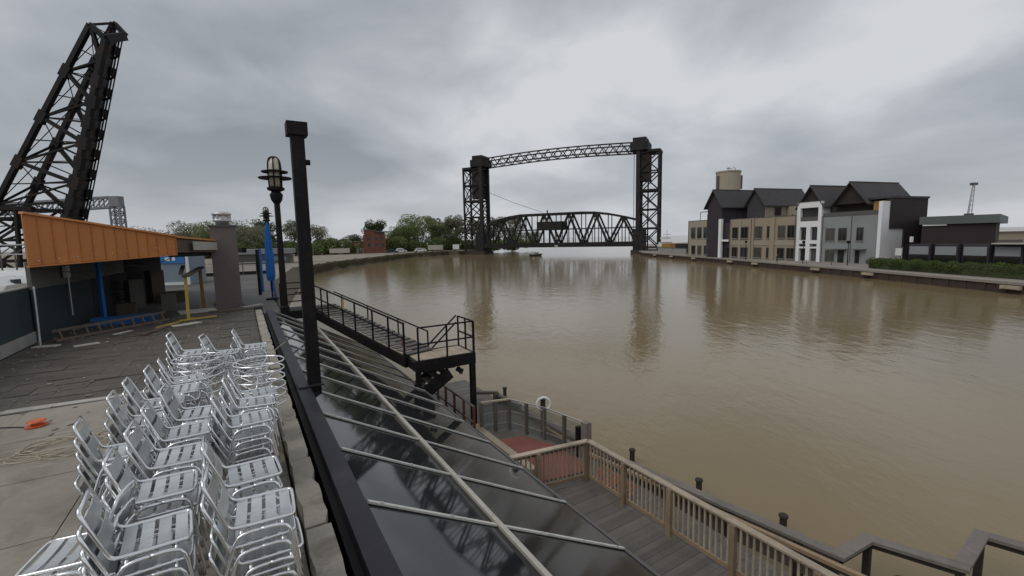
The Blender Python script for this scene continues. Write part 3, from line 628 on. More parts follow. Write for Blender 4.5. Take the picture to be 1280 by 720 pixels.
MB().cyl((0, 0, -1.6), (0, 0, .55), .13, n=12).cyl((0, 0, .55), (0, 0, .62), .16, n=12).build('post', M['black'], bo, Vector((.1, .05, 0))); MB().cyl((0, 0, -1.6), (0, 0, .42), .12, n=12).cyl((0, 0, .42), (0, 0, .48), .15, n=12).build('post', M['black'], bo, Vector((-.18, -.1, 0)))
# wooden baluster railing
wr = tthing('wooden_railing', 'weathered wooden baluster railing with a corner along the boardwalk', 'railing', 8.8, 7.55, BZ)
runs = [((8.8, 7.55), (1.0, 7.62), (8.8, 7.45, 6.1, 4.65, 3.2, 1.75)), ((8.8, 7.55), (9.25, 4.6), None)]
for (a, b, ps) in runs:
    a = Vector((*a, 0)); b = Vector((*b, 0)); Ln = (b - a).length; d = (b - a).normalized(); n = Vector((-d.y, d.x, 0))
    if n.y < 0: n = -n
    if ps is None: n = Vector((1, .15, 0)).normalized()
    beam('cap_board', wr, M['woodpale'], L(wr, a.x, a.y, 1.90), L(wr, b.x, b.y, 1.90), .15, .04)
    q0, q1 = a + n * .10, b + n * .10
    beam('top_board', wr, M['wood'], L(wr, q0.x, q0.y, 1.80), L(wr, q1.x, q1.y, 1.80), .045, .14)
    beam('bottom_rail', wr, M['wood'], L(wr, a.x, a.y, .93), L(wr, b.x, b.y, .93), .045, .09)
    k = int(Ln / .125)
    for j in range(1, k): p = a.lerp(b, j / k); bx2('baluster', wr, M['woodpale'], L(wr, p.x - .018, p.y - .018, .975), L(wr, p.x + .018, p.y + .018, 1.88))
    for f in ([(8.8 - s) / 7.8 for s in ps] if ps else (.5, .98)):
        p = a.lerp(b, f); pp = p - n * .05; bx2('post', wr, M['wood'], L(wr, pp.x - .055, pp.y - .055, BZ), L(wr, pp.x + .055, pp.y + .055, 1.875))
# mats and small fences beyond the railing
o = MB().prism([(t, s) for s, t in ((12.2, 6.55), (12.0, 7.5), (10.9, 8.0), (9.3, 8.0), (9.15, 7.6), (9.5, 5.6), (10.3, 6.25))], BZ + .006, BZ + .03).build('red_mat', M['red'], loc=(0, 0, 0)); o.rotation_euler.z = TA; tag(o, 'faded red mat on the boardwalk beyond the wooden railing', 'mat')
mb = MB()
for i in range(7): mb.bar((7.72 + .05 * (i % 2), 8.75 - i * .16, BZ + .02), (8.0, 8.7 - i * .2, BZ + .35 + .1 * math.sin(i * 2)), .05, .02)
for i in range(4): mb.bar((7.75 + i * .09, 8.8, BZ + .05 + .07 * i), (7.8 + i * .08, 7.5, BZ + .07 + .06 * i), .03, .03)
o = mb.build('safety_netting', M['orangenet']); o.rotation_euler.z = TA; tag(o, 'crumpled orange safety netting behind the railing corner', 'netting')
kb = tthing('timber_kerb', 'pale timber kerb beam between rusty skirting and the red mat', 'kerb', 12, 6.4, BZ); beam('beam', kb, M['woodpale'], L(kb, 13.3, 6.38, .93), L(kb, 9.7, 6.40, .93), .24, .2)
for s in (13.0, 12.2, 11.4, 10.6): bx2('rust_plate', kb, M['rust'], L(kb, s - .72, 6.02, BZ), L(kb, s - .02, 6.06, 1.05 + random.uniform(-.04, .04)))
rr = tthing('steel_railing', 'rusty steel railing on the boardwalk below the stair landing', 'railing', 15, 6.1, BZ)
for i in range(7): s = 17.4 - i * .78; beam('post', rr, M['rust'], L(rr, s, 6.1, BZ), L(rr, s, 6.1, 1.9), .07)
for zz in (1.9, 1.35): beam('rail', rr, M['timber'], L(rr, 17.4, 6.1, zz), L(rr, 12.7, 6.1, zz), .05)
for s in (17.0, 16.2, 15.5, 14.7, 13.9, 13.1): pass
gf = tthing('panel_fence', 'low dusty glass panel fence with thin top rail by the dock', 'fence', 11.5, 7.6, BZ)
fp = [(13.0, 6.5), (12.75, 7.45), (11.45, 8.0), (9.75, 8.3)]
for i in range(3):
    a, b = fp[i], fp[i + 1]; beam('top_rail', gf, M['woodpale'] if i == 0 else M['galv'], L(gf, a[0], a[1], 1.86), L(gf, b[0], b[1], 1.86), .10 if i == 0 else .035, .05 if i == 0 else .035)
    for j in range(2):
        f0, f1 = j / 2 + .02, (j + 1) / 2 - .02; beam('panel', gf, M['panelglass'], L(gf, a[0] + (b[0] - a[0]) * f0, a[1] + (b[1] - a[1]) * f0, 1.32), L(gf, a[0] + (b[0] - a[0]) * f1, a[1] + (b[1] - a[1]) * f1, 1.32), .02, .92)
        f = j / 2; beam('post', gf, M['timber'], L(gf, a[0] + (b[0] - a[0]) * f, a[1] + (b[1] - a[1]) * f, BZ), L(gf, a[0] + (b[0] - a[0]) * f, a[1] + (b[1] - a[1]) * f, 1.85), .10)
for zz_ in (1.05, 1.45): 
    for i in range(3): beam('wire', gf, M['galv'], L(gf, *fp[i], zz_), L(gf, *fp[i + 1], zz_), .018)
beam('post', gf, M['cap'], L(gf, 9.75, 8.3, .2), L(gf, 9.75, 8.3, 1.9), .22, .22); beam('post', gf, M['black'], L(gf, 9.95, 8.18, BZ), L(gf, 9.95, 8.18, 1.72), .14)
lr = tthing('life_ring', 'white life ring hanging on a dark post by the dock', 'life ring', 11.7, 8.12, BZ)
beam('post', lr, M['pile'], Vector((0, 0, 0)), Vector((0, 0, 1.25)), .12); ring = [(.22 * math.cos(a * math.pi / 10), -.12, .22 * math.sin(a * math.pi / 10)) for a in range(20)]
o = MB().tube(ring, .042, 8, True).build('ring', M['white'], lr, Vector((0, 0, 1.12)), True); o.rotation_euler.z = rad(-25)

# ------------------------------------------------------------------ chairs
def chair_meshes():
    m = {}
    loop = [(-.315, -.12, .815), (-.325, -.17, .80), (-.30, -.19, .74), (-.215, -.2, .52), (-.19, -.2, .468), (-.13, -.2, .458), (.15, -.2, .455), (.215, -.2, .453), (.225, -.14, .452), (.225, .14, .452), (.215, .2, .453), (.15, .2, .455), (-.13, .2, .458), (-.19, .2, .468), (-.215, .2, .52), (-.30, .19, .74), (-.325, .17, .80), (-.315, .12, .815)]
    m['frame'] = MB().tube(chaikin(loop, 1, True), .0138, 6, True).mesh('chair_frame', M['alu'], True)
    for sg in (-1, 1):
        m['front', sg] = MB().tube(chaikin([(.245, .265 * sg, 0), (.205, .25 * sg, .30), (.18, .238 * sg, .405), (.10, .235 * sg, .428), (.0, .235 * sg, .428)], 1), .0138, 6).mesh('chair_leg', M['alu'], True)
        m['rear', sg] = MB().tube(chaikin([(-.275, .265 * sg, 0), (-.19, .25 * sg, .30), (-.15, .238 * sg, .405), (-.09, .235 * sg, .428), (.0, .235 * sg, .428)], 1), .0138, 6).mesh('chair_leg', M['alu'], True)
    m['bar'] = MB().tube([(.14, -.235, .425), (.14, .235, .425)], .011, 6).tube([(-.12, -.235, .426), (-.12, .235, .426)], .011, 6).mesh('chair_stretcher', M['alu'], True)
    def slat(w, half):
        mb = MB(); n = 6
        for i in range(n + 1):
            y = -half + 2 * half * i / n; sag = -.014 * (1 - (y / half) ** 2)
            for x in (-w / 2, w / 2):
                for dz in (0, .004): mb.v.append(Vector((x, y, sag + dz)))
        for i in range(n):
            a = i * 4; b = a + 4; mb.f += [(a + 1, a + 3, b + 3, b + 1), (a, b, b + 2, a + 2), (a, a + 1, b + 1, b), (a + 2, b + 2, b + 3, a + 3)]
        mb.f += [(0, 2, 3, 1), (n * 4, n * 4 + 1, n * 4 + 3, n * 4 + 2)]
        return mb.mesh('chair_slat', M['aluslat'])
    m['seat'] = slat(.072, .197); m['back'] = slat(.102, .186)
    return m
CM = chair_meshes()
def make_chair():
    t = thing('stacking_chair', None, 'chair')
    obj('frame', CM['frame'], t)
    for sg in (-1, 1): obj('leg', CM['front', sg], t); obj('leg', CM['rear', sg], t)
    obj('stretcher', CM['bar'], t)
    for x in (-.125, -.028, .069, .166): obj('seat_slat', CM['seat'], t, (x, 0, .452))
    ang = math.atan2(.085, .22)
    for k, d in enumerate((.085, .215)):
        x = -.213 - .386 * (d - .02); obj('back_slat', CM['back'], t, (x + .006, 0, .515 + d - .02), (0, rad(-90) - ang, 0))
    return t
PROTO = None
ORD = ['', 'topmost', 'second', 'third', 'fourth', 'fifth', 'sixth', 'seventh']
def dup(root):
    r = root.copy(); COL.objects.link(r)
    for c in root.children:
        d = c.copy(); COL.objects.link(d); d.parent = r
    return r
def stack(s, t, n, where, rz=0.0, step=.122, drift=.004):
    """n chairs nested on each other; the chair faces the river."""
    global PROTO
    r0 = random.uniform(-6, 6); ln_ = (random.uniform(-1.5, 1.5), random.uniform(-2.2, 1.0)); dl_ = random.uniform(-.012, .012)
    for k in range(n):
        if PROTO is None: PROTO = make_chair(); o = PROTO
        else: o = dup(PROTO)
        a = TA + rad(rz + r0 + random.uniform(-2.6, 2.6)); jx, jy = random.uniform(-.014, .014), random.uniform(-.016, .016)
        o.location = TF(s + jx + dl_ * k, t + drift * k + jy, TZ + step * k + .012); o.rotation_euler = (rad(ln_[0] + random.uniform(-1.2, 1.2)), rad(ln_[1] + random.uniform(-1.6, 1.2)), a); o.scale = (.93, .93, .97)
        lvl = n - k
        lab = ('topmost chair on ' if lvl == 1 else ('lowest chair' if k == 0 else ORD[lvl] + ' chair down') + ' in ') + where
        tag(o, lab, 'chair', 'silver slatted chairs stacked on the terrace')
random.seed(11)
stack(3.50, -.02, 5, 'the silver stack by the kerb nearest the camera')
stack(4.10, -.08, 5, 'the second silver stack along the kerb')
stack(5.42, -.06, 5, 'the third silver stack along the kerb')
stack(5.99, -.04, 5, 'the fourth silver stack along the kerb')
stack(6.75, .06, 4, 'the low silver stack by the kerb before the table frames')
stack(9.35, .06, 5, 'the farthest silver stack along the kerb')
stack(3.58, -.66, 5, 'the middle row silver stack nearest the camera')
stack(4.23, -.66, 5, 'the second silver stack of the middle row', 2)
stack(4.85, -.62, 5, 'the third silver stack of the middle row', -4)
stack(5.43, -.62, 5, 'the fourth silver stack of the middle row', 3)
stack(5.98, -.56, 5, 'the fifth silver stack of the middle row', -3)
stack(5.25, -1.06, 5, 'the outer row silver stack nearest the coiled rope', 4)
stack(5.98, -1.0, 5, 'the second silver stack of the outer row', -3)
stack(6.62, -.94, 5, 'the third silver stack of the outer row', 2)
stack(7.08, -.84, 5, 'the fourth silver stack of the outer row', -2)
stack(7.55, -.78, 5, 'the fifth silver stack of the outer row', 3)
stack(8.85, -.82, 6, 'the outer row silver stack behind the left table frames')
stack(9.15, -.36, 5, 'the silver stack behind and between both piles of table frames', -5)
stack(3.84, -1.10, 4, 'the low turned silver stack at the outer front corner', 176)
stack(3.22, -1.10, 2, 'the small silver pair of turned chairs at the outer front corner', 168)
# round table frames
def table_pile(s, t, n, side):
    for k in range(n):
        tb = tthing('table_frame', ('topmost' if k == n - 1 else 'lowest' if k == 0 else ORD[n - k] + ' from top') + ' of the round silver table frames in the ' + side + ' pile', 'table frame', s, t, TZ + .012, 'round silver table frames piled among the chairs')
        z = .42 + k * .125; R_ = .335
        tb.rotation_euler.z = TA + rad(random.uniform(-8, 8)); dx, dy = random.uniform(-.012, .012), random.uniform(-.012, .012)
        MB().tube([(dx + R_ * math.cos(a * math.pi / 16), dy + R_ * math.sin(a * math.pi / 16), z) for a in range(32)], .013, 6, True).build('rim', M['alu'], tb, smooth=True)
        for i in range(4):
            a = math.pi / 4 + i * math.pi / 2 + .05 * k; c, d = math.cos(a), math.sin(a)
            MB().tube(chaikin([(dx + R_ * c, dy + R_ * d, z), (dx + .2 * c, dy + .2 * d, z - .05), (.05 * c, .05 * d, z - .12), (.08 * c, .08 * d, max(z - .32, .05)), (.22 * c, .22 * d, max(z - .42, .0))], 1), .011, 5).build('leg', M['alu'], tb, smooth=True)
        MB().lathe([(.03, z - .14), (.05, z - .12), (.05, z - .09), (.02, z - .07)], n=10).build('hub', M['alu'], tb, smooth=True)
table_pile(8.35, -.70, 6, 'left')
table_pile(7.55, .10, 6, 'right')
# rope and plug
random.seed(3)
pts = []
for i in range(70):
    a = i * .62; r = .42 + .16 * math.sin(i * 1.7); pts.append((r * math.cos(a) * 1.15 + .12 * math.sin(i * .37), r * math.sin(a) * .8 + .1 * math.cos(i * .23), .012 + .0007 * i + random.uniform(0, .006)))
o = MB().tube(chaikin(pts, 2), .007, 5).build('rope', M['rope'], loc=TF(8.45, -2.35, TZ), smooth=True); o.rotation_euler.z = TA; tag(o, 'loose tangle of pale rope lying on the concrete slabs', 'rope')
pl = tthing('cable_reel', 'small orange cable reel with a thin dark lead on concrete', 'cable', 9.75, -2.97, TZ + .004)
MB().lathe([(.13, 0), (.14, .02), (.06, .03), (.06, .07), (.12, .08), (.1, .1)], n=14).build('reel', M['plugorange'], pl)
MB().tube(chaikin([(-.12, 0, .012), (-.3, .12, .01), (-.55, .25, .01), (-.62, .5, .01), (-.9, .6, .01)], 2), .008, 5).build('lead', M['black'], pl)
o = MB().tube(chaikin([(0, 0, .012), (.25, .5, .012), (.3, 1.2, .012), (.75, 1.9, .25), (.95, 2.2, .30)], 2), .008, 5).build('cord', M['rope'], loc=TF(10.4, -.15, TZ)); o.rotation_euler.z = TA; tag(o, 'thin pale cord running from the far chairs to the kerb', 'cord')

# ------------------------------------------------------------------ bascule bridge (raised) on the left
ba = thing('bascule_bridge', 'raised black steel bascule bridge leaf leaning above the orange shed', 'bridge', (-88, 87, 2))
OB = Vector((-88, 87, 2))
TA0, TA1 = Vector((-74.4, 85, 46.9)), Vector((-101.5, 85, 7.5))
TB0, TB1 = Vector((-74.3, 90, 49.4)), Vector((-97.4, 90, 12.6))
BA0, BA1 = Vector((-72.0, 85, 44.4)), Vector((-84.4, 85, 8.5))
BB0, BB1 = Vector((-74.6, 90, 46.9)), Vector((-86.9, 90, 9.0))
NP = 5
def nd(a, b, f): return a.lerp(b, f) - OB
fr = [i / NP for i in range(NP + 1)]
def mem(name, p, q, w, h=None): return beam(name, ba, M['bascule'], p, q, w, h)
for (a, b, w) in ((TA0, TA1, .8), (TB0, TB1, .8), (BA0, BA1, .9), (BB0, BB1, .8)):
    for i in range(NP): mem('chord', nd(a, b, fr[i]), nd(a, b, fr[i + 1]), w, w)
for (t0, t1, b0, b1) in ((TA0, TA1, BA0, BA1), (TB0, TB1, BB0, BB1)):
    for i in range(1, NP + 1): mem('vertical', nd(t0, t1, fr[i]), nd(b0, b1, fr[i] ** 1.0 + .00), .24, .3)
    for i in range(NP):
        mem('diagonal', nd(t0, t1, fr[i]), nd(b0, b1, min(fr[i] + .5 / NP, 1)), .60, .60)
        mem('diagonal', nd(t0, t1, fr[i + 1]), nd(b0, b1, fr[i] + .5 / NP), .32, .32)
        mem('sub_strut', nd(t0, t1, fr[i] + .5 / NP), nd(b0, b1, fr[i] + .5 / NP), .16, .2)
for i in range(NP + 1):
    if i == 0: continue
    for (a, b, w_, l_) in ((TA0, TA1, 1.5, 2.3), (TB0, TB1, 1.5, 2.3), (BA0, BA1, 1.5, 2.3)):
        p_ = nd(a, b, fr[i]); d_ = (b - a).normalized(); g_ = mem('gusset_plate', p_ - d_ * l_ / 2, p_ + d_ * l_ / 2, .86 if a is not BA0 else .96, w_)
    if i < NP:
        p_ = nd(TB0, TB1, fr[i] + .5 / NP); q_ = nd(BA0, BA1, fr[i] + .5 / NP); d_ = (BA1 - BA0).normalized(); mem('gusset_plate', q_ - d_ * 1.2, q_ + d_ * 1.2, .98, 1.9)
for i in range(NP + 1):
    mem('cross_strut', nd(TA0, TA1, fr[i]), nd(TB0, TB1, fr[i]), .42, .42)
    if i < NP:
        mem('sway_brace', nd(TA0, TA1, fr[i]), nd(TB0, TB1, fr[i + 1]), .13, .13); mem('sway_brace', nd(TB0, TB1, fr[i]), nd(TA0, TA1, fr[i + 1]), .13, .13)
    mem('portal_brace', nd(TA0, TA1, fr[i]), nd(BB0, BB1, fr[i]), .11, .11)
for i in range(NP * 2 + 1):
    f = i / (NP * 2); u, v = nd(BA0, BA1, f), nd(BB0, BB1, f); d = (v - u).normalized(); mem('floor_beam', u - d * .1, v + d * .3, .5, 1.0)
for i in range(NP * 2):                                        # deck plates between the floor beams
    f0, f1 = i / (NP * 2) + .008, (i + 1) / (NP * 2) - .008
    mb = MB(); q = [nd(BA0, BA1, f0), nd(BB0, BB1, f0), nd(BB0, BB1, f1), nd(BA0, BA1, f1)]; nn = Vector((.35, -.1, -.2)); mb.v = q + [p + nn for p in q]
    mb.f = [(0, 1, 2, 3), (7, 6, 5, 4), (0, 4, 5, 1), (1, 5, 6, 2), (2, 6, 7, 3), (3, 7, 4, 0)]; mb.build('deck_plate', M['bascule'], ba)
    w_ = (q[1] - q[0]).normalized(); rt = Vector((1, 0, .36)).normalized(); c = q[1].lerp(q[2], .45)
    mb2 = MB().bar(c + rt * .45, q[1].lerp(q[2], .92) + rt * .45, 1.2, 1.5)
    if True: mb2.build('side_bracket', M['bascule'], ba)
    bar_ = mem('bracket_arm', q[1], q[1] + rt * 1.9, .3, .3)
mem('walkway_rail', nd(BB0, BB1, 0) + Vector((1.2, 0, .3)), nd(BB0, BB1, 1) + Vector((1.2, 0, .3)), .2, .2); mem('walkway_rail', nd(BB0, BB1, 0) + Vector((1.9, 0, .6)), nd(BB0, BB1, 1) + Vector((1.9, 0, .6)), .16, .16)
mem('top_strut', nd(TB0, TB1, 0), nd(BB0, BB1, 0) + Vector((2.2, 0, .3)), .8, .8); mem('top_strut', nd(TA0, TA1, 0), nd(BA0, BA1, 0), .8, .8); mem('top_strut', nd(BA0, BA1, 0), nd(BB0, BB1, 0) + Vector((2.0, 0, .1)), .9, 1.4)
# heel tower and counterweight arms low behind the shed
for x0, y0 in ((-99, 84), (-92, 84), (-99, 93), (-92, 93)):
    mem('tower_leg', Vector((x0, y0, 2)) - OB, Vector((x0 + .8, y0, 15)) - OB, .55); 
for z0 in (5, 9, 13):
    for y0 in (84, 93): mem('tower_strut', Vector((-99, y0, z0)) - OB, Vector((-92, y0, z0)) - OB, .45)
    for x0 in (-99, -92): mem('tower_strut', Vector((x0, 84, z0)) - OB, Vector((x0, 93, z0)) - OB, .45)
for z0 in (3, 7, 11):
    for y0 in (84, 93): mem('tower_brace', Vector((-99, y0, z0)) - OB, Vector((-92, y0, z0 + 4)) - OB, .35); mem('tower_brace', Vector((-92, y0, z0)) - OB, Vector((-99, y0, z0 + 4)) - OB, .35)
for p, q_ in (((-104, 84, 15.4), (-88, 84, 14.6)), ((-104, 93, 15.4), (-88, 93, 14.6)), ((-103, 84, 11), (-95, 84, 4)), ((-86, 84, 12), (-90, 84, 3))): mem('counter_arm', Vector(p) - OB, Vector(q_) - OB, .8)

# distant pale lift bridge on the left
pb_ = thing('pale_lift_bridge', 'distant pale grey lift bridge behind the raised bascule leaf', 'bridge', (-166, 190, 2))
def pm(n_, p, q_, w): return beam(n_, pb_, M['paleb'], Vector(p), Vector(q_), w)
zL, zR = 22.6, 25.6
X0, X1 = -62.0, -1.0
k = 14
for y in (0, 2.2):
    pm('chord', (X0, y, zR + .4 - 2.6), (X1, y, zR + .4), .8); pm('chord', (X0, y, zR - 3.8 - 2.6), (X1, y, zR - 3.8), .8)
    for i in range(k):
        xa, xb = X0 + (X1 - X0) * i / k, X0 + (X1 - X0) * (i + 1) / k; za = zR - 3.8 - 2.6 * (1 - i / k); zb2 = zR + .4 - 2.6 * (1 - (i + 1) / k)
        pm('lattice', (xa, y, za), (xb, y, zb2), .35); pm('lattice', (xb, y, zb2 - 4.2), (xb, y, zb2), .35)
bx('sheave_house', pb_, M['paleb'], (0.8, 1.1, zR - 1.4), (4.2, 2.9, 4.2))
for x in (-1.3, 2.9):
    for y in (0, 2.2): pm('tower_leg', (x, y, -.5), (x, y, zR - 3.4), .55)
for i in range(7):
    z = i * 3.2
    for y in (0, 2.2): pm('tower_brace', (-1.3, y, z), (2.9, y, z + 3.2), .35); pm('tower_brace', (2.9, y, z), (-1.3, y, z + 3.2), .35); pm('tower_strut', (-1.3, y, z + 3.2), (2.9, y, z + 3.2), .4)

# ------------------------------------------------------------------ lift bridge across the river
LO = Vector((-11.3, 217.2, 0)); bdir = Vector((63.3, -30.2, 0)); BL = bdir.length
lv = thing('lift_bridge', 'black steel vertical lift bridge spanning the river with span lowered', 'bridge', LO, math.atan2(bdir.y, bdir.x))
BM = M['bridge']; YW = 6.6
def lm(n_, p, q_, w, h=None): return beam(n_, lv, BM, p, q_, w, h)
def tower(x_in, x_out):
    zt_in, zt_out = 43.0, 40.8
    for y in (0, YW):
        lm('tower_leg', (x_in, y, .6), (x_in, y, zt_in), 1.5); lm('tower_leg', (x_out, y, .6), (x_out, y, zt_out), .75)
        xm = (x_in + x_out) / 2
        lv_ = [2.5, 10.3, 18, 25.7, 33.3, 40.8]
        for i, z in enumerate(lv_): lm('tower_strut', (x_in, y, z), (x_out, y, z), .85 if i in (1, 3) else .55)
        for i in range(5):
            z0, z1 = lv_[i], lv_[i + 1]; lm('tower_brace', (x_in, y, z0), (x_out, y, z1), .42); lm('tower_brace', (x_out, y, z0), (x_in, y, z1), .42)
    xm = (x_in + x_out) / 2
    lm('tower_leg', (xm + (x_in - xm) * .25, YW, .6), (xm + (x_in - xm) * .25, YW, 40), .5)
    for x in (x_in, x_out):
        for i, z in enumerate((10.3, 18, 25.7, 33.3, 40.8)): lm('cross_strut', (x, 0, z), (x, YW, z), .6)
        zs = (2.5, 10.3, 18, 25.7, 33.3, 40.8)
        for i in range(5): lm('cross_brace', (x, 0, zs[i]), (x, YW, zs[i + 1]), .32); lm('cross_brace', (x, YW, zs[i]), (x, 0, zs[i + 1]), .32)
    bx('tower_cap', lv, BM, (x_out + (x_in - x_out) * .25, YW / 2, 41.3), (5.2, YW + 1.4, .9))
tower(-2.8, -12.4); tower(BL + .5, BL + 8.6)
for x, sg in ((-4.2, -1), (BL + 1.0, 1)):
    mb = MB()
    for y in (1.0, YW - 1.0): mb.lathe([(3.4, -.6), (3.4, .6)], n=20)
    sh_ = MB(); n0 = 0
    for y in (.6, YW - .6):
        sh_.cyl((0, y - .7, 0), (0, y + .7, 0), 2.9, n=20)
    sh_.build('sheave', BM, lv, (x, 0, 43.9))
    MB().prism([(-3.6, -1.2), (3.6, -1.2), (3.6, YW + .9), (-3.6, YW + .9)], 41.8, 45.0).prism([(-2.6, -1.0), (2.6, -1.0), (2.6, YW + .7), (-2.6, YW + .7)], 45.0, 46.8).build('sheave_house', BM, lv, (x, 0, 0))
    bx('counterweight', lv, M['rustcw'], (x - 1.3 * -sg * 1.0 if False else x + sg * 1.6, YW / 2, 33.6 if sg < 0 else 35.4), (4.6, YW - .8, 13.5 if sg < 0 else 11.5))
    px = x - sg * 2.2
    for y in (.4, YW - .4): MB().cyl((px, y, 6), (px, y, 42.5), .11, n=6).build('lift_cable', BM, lv)
    bx('pier', lv, M['quaywall'], (x + sg * 4.2, YW / 2, .2), (14.5, YW + 3, 2.6))
    bx('bearing_house', lv, BM, (x - sg * .2, YW / 2, 5.5), (4.2, YW + 1.6, 9.5))
NT = 16
def ov(x, z): return z + 1.1 * math.sin(math.pi * min(max((x + 2.8) / (BL + 3.3), 0), 1))
OX = [-2.8 + (BL + 3.3) * i / NT for i in range(NT + 1)]
for y in (0, YW):
    for i in range(NT):
        x0, x1 = OX[i], OX[i + 1]; xm = (x0 + x1) / 2
        lm('overhead_chord', (x0, y, ov(x0, 45.0)), (x1, y, ov(x1, 45.0)), .5); lm('overhead_chord', (x0, y, ov(x0, 41.6)), (x1, y, ov(x1, 41.6)), .5)
        lm('overhead_lattice', (x0, y, ov(x0, 41.6)), (xm, y, ov(xm, 45)), .32); lm('overhead_lattice', (xm, y, ov(xm, 45)), (x1, y, ov(x1, 41.6)), .32)
for x in OX: lm('overhead_strut', (x, 0, ov(x, 41.6)), (x, YW, ov(x, 41.6)), .25)
for y in (0, YW): lm('span_bearing', (-2.6, y, 4.0), (.2, y, 4.0), .7, 2.0)
def ztop(f): return 14.0 + (3.9 * math.sin(min(max((f) / .27, 0), 1) * math.pi / 2) if f < .5 else 3.9 * math.sin(min(max((1 - f) / .32, 0), 1) * math.pi / 2))
NS = 12
for y in (0, YW):
    for i in range(NS):
        f0, f1 = i / NS, (i + 1) / NS
        lm('span_top_chord', (BL * f0, y, ztop(f0)), (BL * f1, y, ztop(f1)), .85, .9)
        if i % 2 == 0: lm('span_diagonal', (BL * f0, y, 4.2), (BL * f1, y, ztop(f1)), .85 if y == 0 else .7)
        else: lm('span_diagonal', (BL * f0, y, ztop(f0)), (BL * f1, y, 4.2), .85 if y == 0 else .7)
        lm('span_vertical', (BL * f0, y, 4.2), (BL * f0, y, ztop(f0)), .35)
        xm = BL * (f0 + f1) / 2; lm('span_hanger', (xm, y, 4.2), (xm, y, (4.2 + ztop((f0 + f1) / 2)) / 2 + .2), .3)
    lm('span_rail', (0, y, 11.0), (BL, y, 11.0), .38); lm('deck_girder', (0, y, 4.0), (BL, y, 4.0), .7, 2.0)
bx2('deck', lv, BM, (0, .36, 3.9), (BL, YW - .36, 4.5))
for i in range(NS + 1): x = BL * i / NS; lm('top_strut', (x, 0, ztop(i / NS)), (x, YW, ztop(i / NS)), .4)
mh = bx('machinery_house', lv, BM, (BL * .46, YW / 2 - 1, 12.6), (12.0, 7.5, 3.8)); bx('mast', lv, BM, (BL * .43, 2, 18.6), (.5, .5, 2.2)); bx('sign_plate', lv, M['cream'], (BL * .5, -.4, 3.6), (1.6, .06, .8))
MB().tube([(-.2, 4, 29.5), (12, 5, 24.2), (26, 6, 19.2)], .09, 5).build('stay_cable', BM, lv)

# ------------------------------------------------------------------ buildings on the right quay
FA = math.atan2(-.95, .312)
def quaything(name, label, cat, a, b, z=1.2):
    fx, fy = .312, -.95
    return thing(name, label, cat, (55 + fx * a + .95 * b, 118 + fy * a + .312 * b, z), FA)
def window(par, xa, xb, za, zb_, y=0.0):
    fr_ = bx2('window', par, M['winframe'], (xa, y - .06, za), (xb, y + .10, zb_))
    p = bx('pane', fr_, M[random.choice(('winglass', 'winglass', 'winglass2', 'winglass3'))], (0, 0, 0), (1, 1, 1)); w_, h_ = xb - xa, zb_ - za
    p.scale = ((w_ - .24) / w_, .02 / .16, (h_ - .24) / h_); p.location = (0, -.5 - .05, 0)
    sl_ = bx('sill', fr_, M['greywall'], (0, -.62, -.5 - .05 / h_), ((w_ + .2) / w_, 1.4, .10 / h_)); mu = bx('mullion', fr_, M['winframe'], (0, -.62, 0), (.07 / w_, .2, (h_ - .2) / h_)); return fr_
def flat_block(o, name, m, x0, x1, y0, y1, z0, z1): bx2(name, o, m, (x0, y0, z0), (x1, y1, z1)); bx2('parapet_cap', o, M['winframe'], (x0 - .06, y0 - .06, z1 + .003), (x1 + .06, y1 + .06, z1 + .14))
def gable(o, x0, x1, y0, y1, zw, ze, zr, mwall, ov=.7):
    xm = (x0 + x1) / 2; mb = MB(); mb.v = [Vector(p) for y in (y0, y1) for p in ((x0, y, zw), (x1, y, zw), (x1, y, ze), (xm, y, zr - .35), (x0, y, ze))]
    mb.f = [(0, 1, 2, 3, 4), (9, 8, 7, 6, 5), (0, 5, 6, 1), (1, 6, 7, 2), (4, 9, 5, 0)]; mb.build('gable_wall', mwall, o)
    for sg, xe in ((-1, x0 - ov), (1, x1 + ov)):
        sl = (zr - ze) / (x1 - xm); ze2 = ze - sl * ov + .0
        r = MB(); yy0, yy1 = y0 - .8, y1 + .8; r.v = [Vector(p) for p in ((xm, yy0, zr), (xe, yy0, ze2 + .25), (xe, yy1, ze2 + .25), (xm, yy1, zr), (xm, yy0, zr - .3), (xe, yy0, ze2), (xe, yy1, ze2), (xm, yy1, zr - .3))]
        r.f = [(0, 3, 2, 1) if sg < 0 else (0, 1, 2, 3), (4, 5, 6, 7), (0, 1, 5, 4), (1, 2, 6, 5), (2, 3, 7, 6)]; r.build('roof_slope', M['shingle'], o)
    bx('ridge_cap', o, M['shingle'], (xm, (y0 + y1) / 2, zr + .02), (.3, y1 - y0 + 1.7, .1))
h1 = quaything('beige_annex', 'beige annex with rows of three windows left of the dark gabled tower', 'building', -8, 0)
flat_block(h1, 'wall', M['beige'], -4.5, 3.0, 0, 11, 0, 9.9)
for xa in (-3.3, -.85, 1.6):
    window(h1, xa, xa + 1.75, 5.05, 8.15); window(h1, xa + .25, xa + 1.85, .6, 3.1)
for x in (-1.0, 2.5): bx2('terrace_post', h1, M['winframe'], (x, 1, 10.05), (x + .12, 1.12, 12.2))
bx2('terrace_beam', h1, M['winframe'], (-1, 1, 12.203), (2.62, 1.12, 12.4)); bx2('air_unit', h1, M['winframe'], (.6, 2, 10.05), (2.2, 3.4, 11.6))
for x in (-4.4, 2.9): bx2('downpipe', h1, M['winframe'], (x, -.14, .1), (x + .1, -.03, 9.8))
h2 = quaything('gabled_house', 'dark purple gabled tower house with a white entrance post', 'building', -2.5, 0)
gable(h2, -2.5, 2.5, 0, 12, 0, 13.9, 17.8, M['purple'])
